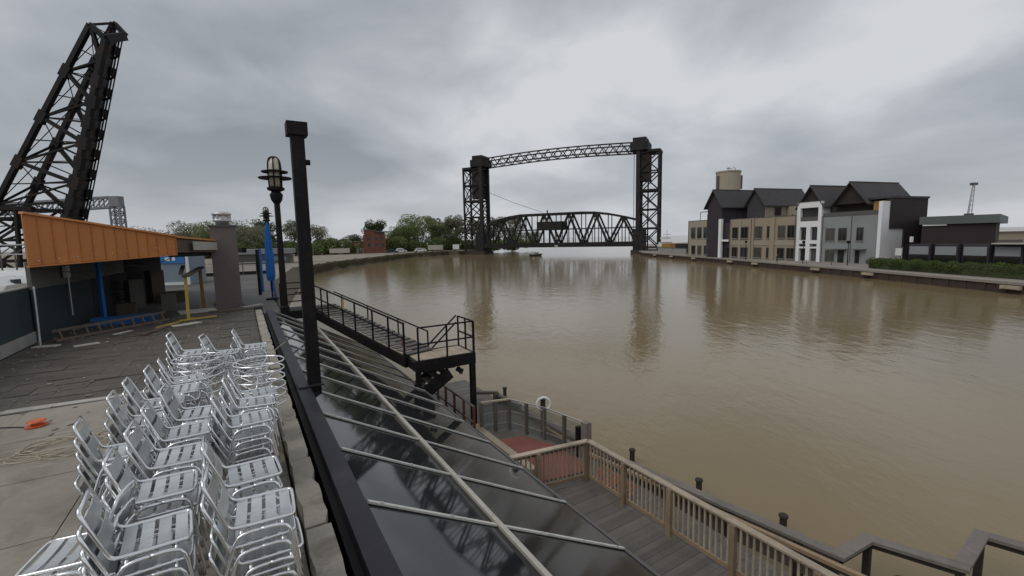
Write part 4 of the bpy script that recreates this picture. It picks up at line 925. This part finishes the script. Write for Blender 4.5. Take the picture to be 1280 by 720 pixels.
bx2('entrance_post', h2, M['whiter'], (2.3, -.7, 0), (3.2, -.05, 10.0)); bx2('entrance_canopy', h2, M['whiter'], (3.25, -.6, 4.2), (5.6, -.05, 4.7)); bx2('entrance_door', h2, M['winglass'], (3.4, .2, 0.05), (4.9, .35, 2.6))
for x in [-2.2, -1.4, -.6, .2, 1.0, 1.8]: bx2('siding_batten', h2, M['purple'], (x, -.05, .1), (x + .12, -.003, 13.7))
bx2('link_wall', h2, M['purple'], (2.503, .4, 0), (5.45, 6, 9.0))
h3 = quaything('beige_terrace', 'long beige two storey block with tan parapet and dark gable above', 'building', 12.5, 0)
flat_block(h3, 'wall', M['tan'], -9.4, 9.15, 0, 12, 0, 9.7)
bx2('pilaster', h3, M['beige'], (-6.5, -.18, 0), (-5.9, -.003, 9.68)); bx2('pilaster', h3, M['tan'], (-3.2, -.3, 0), (-1.9, -.003, 9.69)); bx2('pilaster', h3, M['tan'], (2.6, -.3, 0), (3.8, -.003, 9.69)); bx2('base_band', h3, M['beige'], (-9.38, -.10, 3.3), (9.1, -.003, 4.5))
for xa, xb in ((-8.6, -6.8), (-5.8, -3.7), (-1.7, .3), (1.7, 3.4 - .9), (4.6, 6.4), (7.0, 8.9)):
    window(h3, xa, xb, 4.95, 7.75, -.13); window(h3, xa, xb, .35, 2.8, -.13)
gable(h3, -9.3, -4.0, 5.2, 19.5, 9.9, 13.6, 17.3, M['shingle'])
bx2('upper_wall', h3, M['beige'], (-3.997, 5.3, 9.85), (-3.9, 19.4, 13.5))
for y0, y1 in ((8.2, 10.4), (13.4, 15.2)): w_ = bx2('window', h3, M['winframe'], (-3.897, y0, 10.4), (-3.83, y1, 12.7)); bx('pane', w_, M['winglass'], (.6, 0, 0), (.3, .86, .86))
bx2('upper_wall', h3, M['beige'], (-3.8, 12.2, 9.85), (9.1, 19.4, 12.6))
for x in (-9.2, -2.6, 9.0): bx2('downpipe', h3, M['winframe'], (x, -.42, .1), (x + .1, -.305, 9.6))
for y in range(6): bx2('vent_pipe', h3, M['winframe'], (-1.0 + y * 1.6, 7.5 + (y % 3), 9.72), (-.7 + y * 1.6, 7.8 + (y % 3), 10.3 + .15 * (y % 2)))
h4 = quaything('white_house', 'white fronted narrow three storey house with a recessed top balcony', 'building', 24.4, 0)
bx2('wall', h4, M['whiter'], (-2.7, .5, 0), (2.7, 12, 11.6))
for x0, x1, z0, z1 in ((-2.72, -2.0, 0, 12.4), (-.45, .45, 0, 8.2), (2.0, 2.72, 0, 12.4)): bx2('pier', h4, M['whiter'], (x0, -.1, z0), (x1, .497, z1))
for z0, z1 in ((2.75, 3.1), (3.7, 4.4), (7.2, 8.4), (11.2, 12.4)): bx2('spandrel', h4, M['whiter'], (-2.0, -.08, z0), (2.0, .49, z1))
bx2('sign_band', h4, M['purple'], (-1.9, -.02, 3.11), (1.9, .48, 3.68)); MB().box((0, 0, 0), (.5, .03, .16)).box((.6, 0, 0), (.4, .03, .16)).box((-.5, 0, 0), (.3, .03, .16)).build('sign_lettering', M['greyr'], h4, (0.2, -.04, 3.4))
for xa, xb in ((-1.9, -.5), (.5, 1.95)): window(h4, xa, xb, 4.45, 7.1, .42); window(h4, xa, xb, .1, 2.7, .42)
bx2('balcony_recess', h4, M['winglass'], (-1.9, .40, 8.45), (1.9, .495, 11.15)); bx2('balcony_rail', h4, M['winframe'], (-1.95, .1, 8.42), (1.95, .16, 9.3))
gable(h4, -2.5, 2.5, .6, 12, 11.6, 12.0, 15.8, M['darkbrown'])
bx2('gutter', h4, M['winframe'], (-2.75, -.16, 12.403), (2.75, -.02, 12.5))
h5 = quaything('grey_house', 'grey rendered house with white side wall under the rightmost gable', 'building', 32.5, 0)
flat_block(h5, 'wall', M['greyr'], -5.3, 5.5, 0, 11, 0, 9.1)
for xa, xb in ((-4.4, -2.5), (-1.85, -.15), (1.6, 2.9)): window(h5, xa, xb, 4.3, 6.85)
window(h5, -4.3, -2.4, .1, 2.6); bx2('door', h5, M['winglass'], (-1.7, -.05, .05), (-.5, .1, 2.5)); bx2('door', h5, M['winglass'], (1.6, -.05, .05), (2.4, .1, 2.5))
for xa, xb in ((-2.3, .1), (1.4, 3.6)): bx2('door_canopy', h5, M['winframe'], (xa, -1.1, 2.6), (xb, -.003, 2.75))
bx2('upper_wall', h5, M['darkbrown'], (-5.2, 2.2, 9.2), (3.2, 11, 12.0)); bx2('upper_wall', h5, M['ochre'], (3.3, 1.6, 9.2), (5.3, 10, 11.6)); bx2('balcony_rail', h5, M['winframe'], (-5.2, .15, 9.25), (5.4, .2, 9.9))
bx2('side_wall', h5, M['whiter'], (5.503, -.4, 0), (6.1, 1.6, 11.4)); bx2('side_wall', h5, M['whiter'], (5.503, 1.603, 0), (6.08, 5.4, 6.5))
bx2('side_wall', h5, M['darkbrown'], (5.503, 1.605, 6.503), (6.3, 11.5, 11.9)); bx2('side_wall', h5, M['darkbrown'], (5.503, 5.403, 0), (6.35, 11.6, 6.5))
gable(h5, -3.1, 2.6, .8, 13, 11.4, 11.9, 15.6, M['darkbrown'])
mb = MB(); mb.v = [Vector(p) for p in ((2.0, .2, 12.5), (6.8, .2, 11.7), (6.8, 13.4, 11.7), (2.0, 13.6, 12.5))]; mb.f = [(0, 1, 2, 3), (3, 2, 1, 0)]
MB().prism([(2.65, .9), (6.42, 1.5), (6.42, 11.7), (2.65, 11.7)], 11.92, 12.3).build('flat_roof', M['shingle'], h5)
for x in (-5.1, .6, 5.3): bx2('downpipe', h5, M['winframe'], (x, -.12, .1), (x + .09, -.02, 9.0))
sx = quaything('street_sign', 'small white hooped signs in front of the white side wall', 'sign', 40.2, 2.0)
for x in (-.6, .6): beam('sign_post', sx, M['galv'], (x, 0, 0), (x, 0, 3.1), .1)
bx('sign_board', sx, M['white'], (0, 0, 2.3), (1.0, .08, 1.3))
# dark pavilion to the right
dv = thing('dark_pavilion', 'low dark brown building with grey green roof and light grey panels', 'building', (66, 70, 1.2))
def D(pts, k=0.0): return [(x - 66, y - 70) for x, y in pts]
MB().prism(D(((67, 73.5), (71.6, 66.5), (90, 83), (84.5, 92))), 0, 6.95).build('wall', M['darkbrown'], dv)
MB().prism(D(((66.6, 73.6), (71.4, 65.9), (91, 82.6), (84.8, 93))), 6.953, 8.2).build('roof', M['greenroof'], dv)
def fline(f, off, z): a = Vector((63.2, 71.6, 0)); b = Vector((68.6, 55.5, 0)); d = (b - a).normalized(); n = Vector((d.y, -d.x, 0)); p = a.lerp(b, f) + n * off; return Vector((p.x - 66, p.y - 70, z))
MB().prism([tuple(fline(f, o_, 0))[:2] for f, o_ in ((0, 0), (1, 0), (1, -2.5), (0, -2.5))], 0, 3.9).build('store_front', M['purple'], dv)
for i in range(5):
    f0, f1 = i / 5 + .02, (i + 1) / 5 - .03
    beam('front_panel', dv, M['storepanel'], fline(f0, .06, 2.95), fline(f1, .06, 2.95), .1, 1.25); beam('front_window', dv, M['winglass'], fline(f0, .05, 1.2), fline(f1, .05, 1.2), .08, 1.9); beam('front_column', dv, M['black'], fline(f0 - .02, .12, 0), fline(f0 - .02, .12, 3.95), .3)
beam('canopy', dv, M['cream'], fline(.62, .3, 4.05), fline(1.0, .3, 4.05), 1.6, .16)
beam('roof_edge', dv, M['white'], (.3 + 66.6 - 66, 73.3 - 70, 6.85), (1.9 + 66.6 - 66, 70.9 - 70, 6.85), .08, .25)
bx('side_lamp', dv, M['white'], (65.9 - 66, 74 - 70, 4.6), (.35, .3, .9))
lt = thing('light_tower', 'slender pale light mast standing on the grey green roof', 'light mast', (77.0, 76, 9.65))
for (dx, dy) in ((-.25, -.2), (.25, -.2), (0, .25)): beam('mast_leg', lt, M['galv'], (dx, dy, 0), (dx * .5 + .35, dy * .5, 4.9), .10)
for i in range(6): z = .4 + i * .8; beam('mast_brace', lt, M['galv'], (-.25 + .05 * i, -.2, z), (.25 + .05 * i, -.2, z + .7), .06)
bx('lamp_head', lt, M['winframe'], (.4, 0, 5.1), (.9, .5, .4)); bx('mast_base', lt, M['winframe'], (0, 0, .1), (.9, .8, .3))
fb = thing('flat_roof_shed', 'small grey flat roofed building right of the dark pavilion', 'building', (82, 82, 1.2), rad(-12)); bx2('wall', fb, M['greywall'], (-4, 0, 0), (4, 6, 5.6)); bx2('roof', fb, M['winframe'], (-4.4, -.5, 5.603), (4.4, 6.4, 6.2)); bx2('window', fb, M['winglass'], (-3, -.06, 3.2), (3, -.003, 4.4))
wh = thing('warehouse', 'long pale roofed warehouse at the right edge beyond the hedge', 'building', (112, 96, 1.2), rad(-20)); bx2('wall', wh, M['tan'], (-14, 0, 0), (14, 14, 5.4)); MB().prism([(-14.5, -.6), (14.5, -.6), (14.5, 14.6), (-14.5, 14.6)], 5.403, 6.3).build('roof', M['white'], wh); bx2('door', wh, M['winframe'], (-6, -.06, 0), (-2, -.003, 3.6)); bx2('door', wh, M['winframe'], (3, -.06, 0), (7, -.003, 3.6))
# silo
si = thing('silo', 'round tan concrete silo rising behind the gabled houses', 'silo', (66.0, 138, 1.2))
MB().cyl((0, 0, 0), (0, 0, 24.4), 3.4, n=28).build('drum', M['silo'], si, smooth=False); MB().cyl((0, 0, 24.4), (0, 0, 24.8), 3.55, n=28).build('rim', M['silo'], si)
for sx_ in (-1, 1): bx('ladder_cage', si, M['winframe'], (3.5 * sx_, -.8, 21.5), (.5, .8, 4.0))
MB().bar((-1.5, 0, 24.8), (1.8, 0, 26), .1).bar((1.8, 0, 26), (2.4, 0, 24.9), .1).build('roof_rail', M['winframe'], si)
MB().cyl((0, 0, 25.7), (0, 0, 25.9), .5, n=10).build('vent', M['winframe'], si)

# ------------------------------------------------------------------ foliage
def leaf_cloud(clumps, n, size, seed):
    rnd = random.Random(seed); v = []; f = []
    tot = sum(r[3] ** 2 for r in clumps)
    for (cx, cy, cz, r) in clumps:
        for _ in range(int(n * r * r / tot) + 1):
            while True:
                p = Vector((rnd.uniform(-1, 1), rnd.uniform(-1, 1), rnd.uniform(-1, 1)))
                if p.length < 1: break
            p = p.normalized() * (p.length ** .5) * r; c = Vector((cx, cy, cz)) + Vector((p.x, p.y, p.z * .8))
            s = size * rnd.uniform(.55, 1.3); a = Vector((rnd.uniform(-1, 1), rnd.uniform(-1, 1), rnd.uniform(-1, 1))).normalized(); b = a.orthogonal().normalized(); b = Quaternion(a, rnd.uniform(0, 6.28)) @ b; d = a.cross(b)
            k = len(v); v += [c + b * s, c + d * s * .6, c - b * s, c - d * s * .6]; f.append((k, k + 1, k + 2, k + 3))
    return v, f
def tree(label, x, y, z, h, w, leaf, seed, dens=1.0, group='trees along the far left bank', bare=0.0, name='tree'):
    rnd = random.Random(seed); t = thing(name, label, 'tree', (x, y, z), 0, group)
    mb = MB(); th = h * (.35 if bare < .5 else .45); mb.tube([(0, 0, -.3), (rnd.uniform(-.2, .2), 0, th * .5), (rnd.uniform(-.3, .3), 0, th), (rnd.uniform(-.4, .4), 0, h * .8)], [h * .028, h * .022, h * .017, h * .005], 6)
    tips = []
    for i in range(9 if bare < .5 else 16):
        a = rnd.uniform(0, 6.28); z0 = rnd.uniform(.28, .7) * h; rr = rnd.uniform(.45, .95) * w / 2 * (1 - .35 * max(0, (z0 / h - .5))); e_ = Vector((rr * math.cos(a), rr * math.sin(a), min(z0 + rnd.uniform(.18, .42) * h, h * .95)))
        mb.tube([(0, 0, z0), tuple(e_ * .5 + Vector((0, 0, z0 * .45))), tuple(e_)], [h * .011, h * .007, h * .003], 5); tips.append(e_)
    mb.build('trunk', M['bark'], t)
    cl = []
    for e_ in tips: cl.append((e_.x, e_.y, e_.z, w * rnd.uniform(.16, .28)))
    for i in range(int(20 * dens)):
        a = rnd.uniform(0, 6.28); q_ = rnd.uniform(0, 1) ** .5; zz = rnd.uniform(.16, .9); rr = w * .42 * q_ * math.sqrt(max(.05, 1 - ((zz - .55) / .5) ** 2)); cl.append((rr * math.cos(a), rr * math.sin(a), zz * h, w * rnd.uniform(.16, .28)))
    v, f = leaf_cloud(cl, int(6800 * dens * (1 - bare * .5)), h * .022, seed)
    obj('crown', newmesh('crown', v, f, M[leaf]), t)
    return t
TL = [("tall bright green tree, biggest left of the lift bridge", -50, 232, 16.5, 17.5, 'leaf1', 1.3, 0, 0), ("bright green rounded tree left of the biggest green tree", -57, 228, 12, 12, 'leaf1', 1.2, 0, 0), ("thin greyish tree right of the biggest green tree", -41, 243, 17.5, 9, 'leaf2', .7, .8, 0),
      ("bare looking grey tree with gaps between two fuller trees", -36, 250, 17, 9, 'leaf2', .6, .9, 0), ("broad grey green tree just left of the bridge tower", -29.5, 246, 18, 12, 'leaf2', 1.0, .3, 0), ("low dark green tree at the foot of the bridge tower", -31, 236, 9, 12, 'leaf3', 1.0, 0, 0),
      ("grey green tree seen through the left bridge tower", -19, 262, 18, 10, 'leaf2', .9, .4, 0), ("grey green tree right behind the left bridge tower", -9, 268, 17, 11, 'leaf2', .9, .4, 0), ("olive green tree under the left part of the lift span", 1, 270, 17, 13, 'leaf2', 1.0, .2, 0), ("low green tree under the middle of the lift span", 12, 275, 9, 12, 'leaf1', 1.0, 0, 0),
      ("light green tree between the brick tower and the biggest green tree", -59.5, 236, 11, 12, 'leaf1', 1.0, .1, 0), ("feathery light green tree over the pale box trailer", -38, 238, 14, 9, 'leaf1', .8, .3, 0),
      ("thin pale tree standing alone left of the brick building", -84, 198, 12.5, 9, 'leaf2', .6, .7, 0), ("dark rounded tree behind the brick tower", -66, 218, 14.5, 11, 'leaf3', 1.0, .1, 0), ("small dark green tree left of the brick building", -74, 210, 8, 9, 'leaf3', 1.0, 0, 0), ("grey tree half hidden by the box capped post", -92, 192, 14, 9, 'leaf2', .8, .6, 0), ("greyish leafy tree between lamp post and box capped post", -103, 190, 15, 10, 'leaf3', .8, .4, 0),
      ("broad green tree right of the mauve chimney", -112, 176, 13, 17, 'leaf1', 1.1, .1, 0), ("olive tree right behind the blue umbrella", -100, 175, 12.5, 15, 'leaf2', 1.0, .2, 0), ("green tree right behind the mauve chimney top", -124, 178, 13, 16, 'leaf2', 1.1, .1, 0), ("wide hazy tree over the right end of the shed roof", -137, 172, 11, 18, 'leaf2', 1.0, .2, 0)]
for i, (lab, x, y, h, w_, lf, dn, br, _z) in enumerate(TL): tree(lab, x, y, 2.0, h, w_, lf, 100 + i, dn, bare=br)
def shrubs(name, pts, h, w_, leaf, n, size, seed, z=2.0):
    rnd = random.Random(seed); cl = []
    for i in range(len(pts) - 1):
        a, b = Vector(pts[i]), Vector(pts[i + 1]); k = max(2, int((b - a).length / (w_ * .55)))
        for j in range(k): p = a.lerp(b, j / k); cl.append((p.x + rnd.uniform(-w_, w_) * .3, p.y + rnd.uniform(-w_, w_) * .3, z + h * rnd.uniform(.25, .6), h * rnd.uniform(.4, .75)))
    v, f = leaf_cloud(cl, n, size, seed); o = obj(name, newmesh(name, v, f, M[leaf])); o['kind'] = 'stuff'; return o
shrubs('undergrowth', [(-62, 222), (-50, 226), (-36, 232), (-24, 236), (-12, 250), (0, 262), (16, 270)], 6.0, 6, 'leaf1', 20000, .45, 5)
shrubs('undergrowth', [(-104, 168), (-94, 184), (-82, 194), (-72, 203), (-64, 212), (-54, 222)], 6.5, 6, 'leaf1', 20000, .45, 6)
shrubs('undergrowth', [(-170, 190), (-140, 184), (-118, 186), (-100, 190)], 11.5, 9, 'leaf2', 26000, .6, 8)
shrubs('bank_weeds', [(-45, 101), (-46.5, 115), (-47, 133), (-45, 160), (-43, 190), (-30, 220)], 1.8, 2.0, 'weeds', 16000, .14, 9, z=.5)
# hedge on the quay: one clipped row, one thing
hd = thing('hedge', 'long low clipped green hedge along the right quay', 'hedge', (61.5, 64, 1.2))
v = []; f = []; rnd = random.Random(4); cl = []
hp = [(59.6, 74), (60.0, 67), (60.4, 58), (61.2, 48), (61.8, 40)]
for i in range(4):
    a, b = Vector((*hp[i], 0)), Vector((*hp[i + 1], 0)); k = 18
    for j in range(k): p = a.lerp(b, j / k); cl.append((p.x - 61.5 + rnd.uniform(-.3, .3), p.y - 64 + rnd.uniform(-.3, .3), rnd.uniform(.8, 1.15), rnd.uniform(.75, 1.0)))
v, f = leaf_cloud(cl, 22000, .10, 4); obj('foliage', newmesh('foliage', v, f, M['hedge']), hd)
mb = MB()
for i in range(4): mb.bar((hp[i][0] - 61.5, hp[i][1] - 64, .75), (hp[i + 1][0] - 61.5, hp[i + 1][1] - 64, .75), 1.0, 1.4)
mb.build('core', M['leaf3'], hd)

# ------------------------------------------------------------------ far left bank: buildings, cars, boats
bk = thing('brick_building', 'red brick building with a taller square tower on the far bank', 'building', (-66, 203, 2.0), rad(18))
bk.scale = (1.12, 1, .86); bx2('wall', bk, M['brick'], (-8.2, 0, 0), (-.5, 9, 5.9)); bx2('parapet_cap', bk, M['winframe'], (-8.3, -.1, 5.903), (-.5, 9.1, 6.1)); bx2('tower_wall', bk, M['brick'], (-.497, -1.5, 0), (8.2, 8, 9.6)); bx2('tower_wall', bk, M['brick'], (0, -1.0, 9.6), (4.3, 7, 11.8)); bx2('roof', bk, M['winframe'], (4.4, -2.2, 10.9), (9.0, 8.4, 11.4)); bx2('parapet_cap', bk, M['winframe'], (-.2, -1.2, 11.803), (4.5, 7.2, 12.1)); bx2('gallery', bk, M['brown'], (4.6, -1.2, 9.603), (8.0, 7.6, 10.897))
for x, z, y in ((-3.4, 1.0, 0), (-1.7, 1.0, 0)): f_ = bx2('door', bk, M['white'], (x, y - .1, .1), (x + 1.2, y - .003, 3.0))
for x in (1.0, 3.8, 6.2):
    for z in (3.6, 6.8): f_ = bx2('window', bk, M['winframe'], (x, -1.6, z), (x + 1.3, -1.503, z + 1.7)); p_ = bx('pane', f_, M['winglass'], (0, -.6, 0), (.8, .1, .8))
def car(x, y, rz, m, label, L_=4.6, H=1.55, truck=False):
    c = thing('parked_car', label, 'car', (x, y, 2.0), rad(rz), 'cars parked on the far bank')
    mb = MB(); prof = [(-L_ / 2, .35), (L_ / 2, .35), (L_ / 2, .8), (L_ * .28, .95), (L_ * .12, H), (-L_ * .32, H), (-L_ * .46, .95), (-L_ / 2, .9)]
    n = len(prof); mb.v = [Vector((x_, yy, z_)) for yy in (-.88, .88) for x_, z_ in prof]; mb.f = [tuple(range(n)), tuple(range(2 * n - 1, n - 1, -1))] + [(i + n, (i + 1) % n + n, (i + 1) % n, i) for i in range(n)]; mb.build('body', m, c)
    for sx_ in (-1, 1): bx('side_window', c, M['winglass'], (-.35, .885 * sx_, 1.22), (L_ * .42, .02, .42))
    bx('windscreen', c, M['winglass'], (L_ * .205, 0, 1.27), (.02, 1.5, .6), rot=(0, rad(-48), 0))
    for wx in (-L_ * .31, L_ * .31):
        for sx_ in (-1, 1): MB().cyl((0, -.11, 0), (0, .11, 0), .34, n=12).build('wheel', M['tyre'], c, (wx, .82 * sx_, .34))
    return c
car(-58.5, 206, 10, M['carwhite'], 'white car parked beside the brick tower', 4.6); car(-53.0, 200.5, 15, M['cardark'], 'dark pickup sized car in front of the white cars', 5.2, 1.8); car(-50.5, 206, 20, M['carwhite'], 'white van sized car parked right of the dark one', 5.2, 1.95); car(-43, 213, 10, M['carwhite'], 'white car parked alone left of the box trailer', 5.6, 1.7)
def trailer(x, y, rz, l_, h_, m, label):
    t = thing('trailer', label, 'trailer', (x, y, 2.0), rad(rz)); bx2('box_body', t, m, (-l_ / 2, -1.2, .7), (l_ / 2, 1.2, .7 + h_)); bx2('chassis', t, M['tyre'], (-l_ / 2, -.9, .45), (l_ / 2 + .8, .9, .697)); bx2('rear_door', t, M['galv'], (-l_ / 2 - .06, -1.1, .8), (-l_ / 2 - .003, 1.1, .5 + h_))
    for sx_ in (-1, 1): MB().cyl((0, -.12, 0), (0, .12, 0), .42, n=12).build('wheel', M['tyre'], t, (-l_ * .2, 1.05 * sx_, .42))
trailer(-36.3, 216, 8, 7.0, 2.2, M['cream'], 'pale box trailer standing left of the bridge tower'); trailer(-26.8, 219, 5, 3.0, 2.3, M['white'], 'small bright white box at the foot of the bridge tower'); trailer(-73.5, 193, 12, 8.0, 1.9, M['cream'], 'long beige trailer left of the brick building')
gb = thing('grey_hall', 'long low grey roofed hall behind the black posts on the left bank', 'building', (-68, 118, 2.0), rad(20)); bx2('wall', gb, M['winframe'], (-9, 0, 0), (9, 7, 2.6)); MB().prism([(-9.6, -.6), (9.6, -.6), (9.6, 7.6), (-9.6, 7.6)], 2.603, 3.9).build('roof', M['storepanel'], gb); bx2('window', gb, M['bluewall'], (4, -.06, .9), (8, -.003, 1.9))
rh = thing('red_roof_house', 'low house with dull red roof seen over the shed end', 'building', (-150, 200, 2.0), 0); bx2('wall', rh, M['cream'], (-9, 0, 0), (9, 8, 5)); mb = MB(); mb.v = [Vector(p) for p in ((-9.5, -.6, 5), (9.5, -.6, 5), (9.5, 4, 8.4), (-9.5, 4, 8.4), (-9.5, 8.6, 5), (9.5, 8.6, 5))]; mb.f = [(0, 1, 2, 3), (3, 2, 5, 4), (0, 3, 4), (1, 5, 2)]; mb.build('roof', M['brick'], rh)
def boat(name, x, y, z, rz, l_, w_, h_, label, cabin=True, m='white', cat='boat', group=None):
    b = thing(name, label, cat, (x, y, z), rad(rz), group); mb = MB(); st_ = []
    for f_ in (0, .25, .5, .75, .92, 1.0):
        ww = w_ / 2 * (1 - max(0, (f_ - .45) / .55) ** 2 * .97); sh_ = h_ * (1 + .25 * f_ ** 2); x_ = -l_ / 2 + l_ * f_; st_.append([(x_, -ww, sh_), (x_ - .12 * l_ * f_ * f_, -ww * .55, .12 * h_), (x_ - .16 * l_ * f_ * f_, 0, 0), (x_ - .12 * l_ * f_ * f_, ww * .55, .12 * h_), (x_, ww, sh_)])
    mb.v = [Vector(p) for s_ in st_ for p in s_]
    for i in range(5):
        for j in range(4): mb.f.append((i * 5 + j, i * 5 + j + 1, (i + 1) * 5 + j + 1, (i + 1) * 5 + j))
        mb.f.append((i * 5 + 4, i * 5, (i + 1) * 5, (i + 1) * 5 + 4))
    mb.f.append((0, 4, 3, 2, 1)); mb.build('hull', M[m], b)
    if cabin:
        bx2('cabin', b, M['white'], (-l_ * .25, -w_ * .33, h_ * 1.0), (l_ * .18, w_ * .33, h_ * 1.7)); bx2('cabin_window', b, M['winglass'], (-l_ * .22, -w_ * .33 - .03, h_ * 1.25), (l_ * .14, -w_ * .33 - .003, h_ * 1.55)); bx2('cabin_roof', b, M['cream'], (-l_ * .3, -w_ * .37, h_ * 1.703), (l_ * .2, w_ * .37, h_ * 1.78))
    return b
boat('motor_boat', 10.2, 184, -.25, 15, 5.6, 2.0, .95, 'small motor boat cruising on the river before the lift bridge', True, 'cardark')
yb = boat('yacht', 58.0, 170, 1.3, 100, 12, 4.0, 2.0, 'white cabin yacht moored behind the quay by the bridge', True); bx2('fly_bridge', yb, M['white'], (-2, -1.2, 4.6), (1.2, 1.2, 5.3)); bx2('radar_arch', yb, M['white'], (-2.2, -1.3, 6.2), (-1.2, 1.3, 6.5)); beam('mast', yb, M['galv'], (-1.6, 0, 4.6), (-1.8, 0, 8), .12)
for i, (x, y, rz, lab) in enumerate([(-66, 62, 60, 'shrink wrapped white boat hull beside the teal wall, nearest one'), (-73, 69, 40, 'shrink wrapped white boat hull in the middle of the yard'), (-66, 72, 75, 'shrink wrapped white boat hull touching the shed corner'), (-78, 60, 30, 'shrink wrapped white boat hull at the far left edge'), (-60, 55, 100, 'shrink wrapped white boat hull lowest beside the teal wall'), (-86, 78, 50, 'shrink wrapped white boat hull under the approach railing')]):
    b = boat('wrapped_boat', x, y, 2.05, rz, 8.5, 3.0, 1.1, lab, False, group='shrink wrapped boats in the left yard'); mb = MB(); mb.v = [Vector(p) for p in ((-4.2, -1.5, 1.1), (3.6, -.7, 1.3), (3.6, .7, 1.3), (-4.2, 1.5, 1.1), (-4.0, 0, 2.1), (3.0, 0, 1.9))]; mb.f = [(0, 1, 5, 4), (2, 3, 4, 5), (0, 4, 3), (1, 2, 5)]; mb.build('wrap_cover', M['white'], b); bx('door_patch', b, M['cardark'], (-2.5, -1.1, 1.4), (.9, .4, .6))
wf = thing('approach_railing', 'grey bridge approach railing above the white boats', 'railing', (-72, 78, 2.0), rad(10))
for z in (6.0, 4.4): beam('rail', wf, M['galv'], (-14, 0, z), (9, 0, z), .2)
for i in range(12): x = -14 + i * 2.1; beam('post', wf, M['winframe'], (x, 0, 0), (x, 0, 6.0), .16); 
for i in range(11): x = -14 + i * 2.1; beam('brace', wf, M['winframe'], (x, 0, 4.4), (x + 2.1, 0, 6.0), .12)
# right bank near the bridge: containers and machines
for i, (x, y, l_, h_, m, lab) in enumerate([(56.5, 161, 6, 3.2, 'ochre', 'orange container on the quay right of the bridge tower'), (58.5, 152, 7, 3.2, 'darkwall', 'dark grey container on the quay beside the beige annex')]):
    c = thing('container', lab, 'container', (x, y, 1.2), rad(100)); bx2('box_body', c, M[m], (-l_ / 2, -1.2, .1), (l_ / 2, 1.2, h_)); 
    for k in range(7): xx = -l_ / 2 + (k + .5) * l_ / 7; bx2('corrugation', c, M[m], (xx - .15, 1.203, .2), (xx + .15, 1.26, h_ - .1)); bx2('corrugation', c, M[m], (xx - .15, -1.26, .2), (xx + .15, -1.203, h_ - .1))
lw = thing('low_wall', 'low grey wall on the quay below the moored yacht', 'wall', (53.5, 150, 1.2), rad(96)); bx2('wall_panel', lw, M['greywall'], (-10, -.2, 0), (10, .2, 1.8)); bx2('coping', lw, M['winframe'], (-10.1, -.3, 1.803), (10.1, .3, 1.95))
for i, (x, y, lab) in enumerate([(54.6, 104.5, 'slim dark street lamp before the long beige block'), (57.6, 88.5, 'slim dark street lamp before the white house'), (60.8, 81.0, 'slim dark street lamp before the grey house')]):
    s_ = thing('street_lamp', lab, 'street lamp', (x, y, 1.2), 0, 'slim street lamps on the right quay'); MB().cyl((0, 0, 0), (0, 0, 3.9), .09, .06, 8).build('pole', M['black'], s_); MB().lathe([(.08, 3.9), (.28, 4.0), (.28, 4.35), (.1, 4.5)], n=10).build('lamp_head', M['black'], s_)
for i, (x, y, lab) in enumerate([(57.0, 86.5, 'round table with stools outside the white house door'), (59.0, 82.5, 'round table with stools outside the grey house')]):
    s_ = thing('cafe_table', lab, 'table', (x, y, 1.2)); MB().cyl((0, 0, .72), (0, 0, .76), .5, n=12).build('table_top', M['winframe'], s_); MB().cyl((0, 0, 0), (0, 0, .72), .06, n=8).build('pedestal', M['winframe'], s_)

# one person standing on the quay, dark clothes: a single skinned body
def person(x, y, z, rz, label):
    P = [(0, 0, .95), (0, 0, 1.2), (0, 0, 1.42), (0, 0, 1.55), (.02, 0, 1.68), (-.09, 0, .92), (-.10, .02, .5), (-.10, -.02, .06), (-.10, .12, .03), (.09, 0, .92), (.11, .1, .5), (.12, .12, .06), (.12, .26, .03), (-.19, 0, 1.40), (-.25, .02, 1.12), (-.24, .12, .9), (.19, 0, 1.40), (.25, .0, 1.12), (.24, .12, .9)]
    Rr = [.15, .15, .16, .06, .105, .1, .075, .05, .04, .1, .075, .05, .04, .065, .05, .038, .065, .05, .038]
    E_ = [(0, 1), (1, 2), (2, 3), (3, 4), (0, 5), (5, 6), (6, 7), (7, 8), (0, 9), (9, 10), (10, 11), (11, 12), (2, 13), (13, 14), (14, 15), (2, 16), (16, 17), (17, 18)]
    me = bpy.data.meshes.new('person'); me.from_pydata(P, E_, []); me.materials.append(M['cloth']); o = obj('person', me, None, (x, y, z), (0, 0, rad(rz)))
    m_ = o.modifiers.new('skin', 'SKIN'); sv = me.skin_vertices[0].data
    for i, r_ in enumerate(Rr): sv[i].radius = (r_, r_ * .8)
    sv[0].use_root = True; o.modifiers.new('sub', 'SUBSURF').levels = 1; o.modifiers['sub'].render_levels = 1
    tag(o, label, 'person')
    MB().lathe([(.06, 1.58), (.1, 1.64), (.11, 1.72), (.08, 1.79), (.02, 1.81)], n=10).build('hair', M['tyre'], o, (.02, -.015, 0)); MB().lathe([(.04, 1.56), (.085, 1.62), (.09, 1.70), (.06, 1.75)], n=10).build('face', M['skin'], o, (.02, .035, 0))
    return o
person(54.9, 92.5, 1.2, 100, 'person in dark clothes walking along the quay before the beige block')
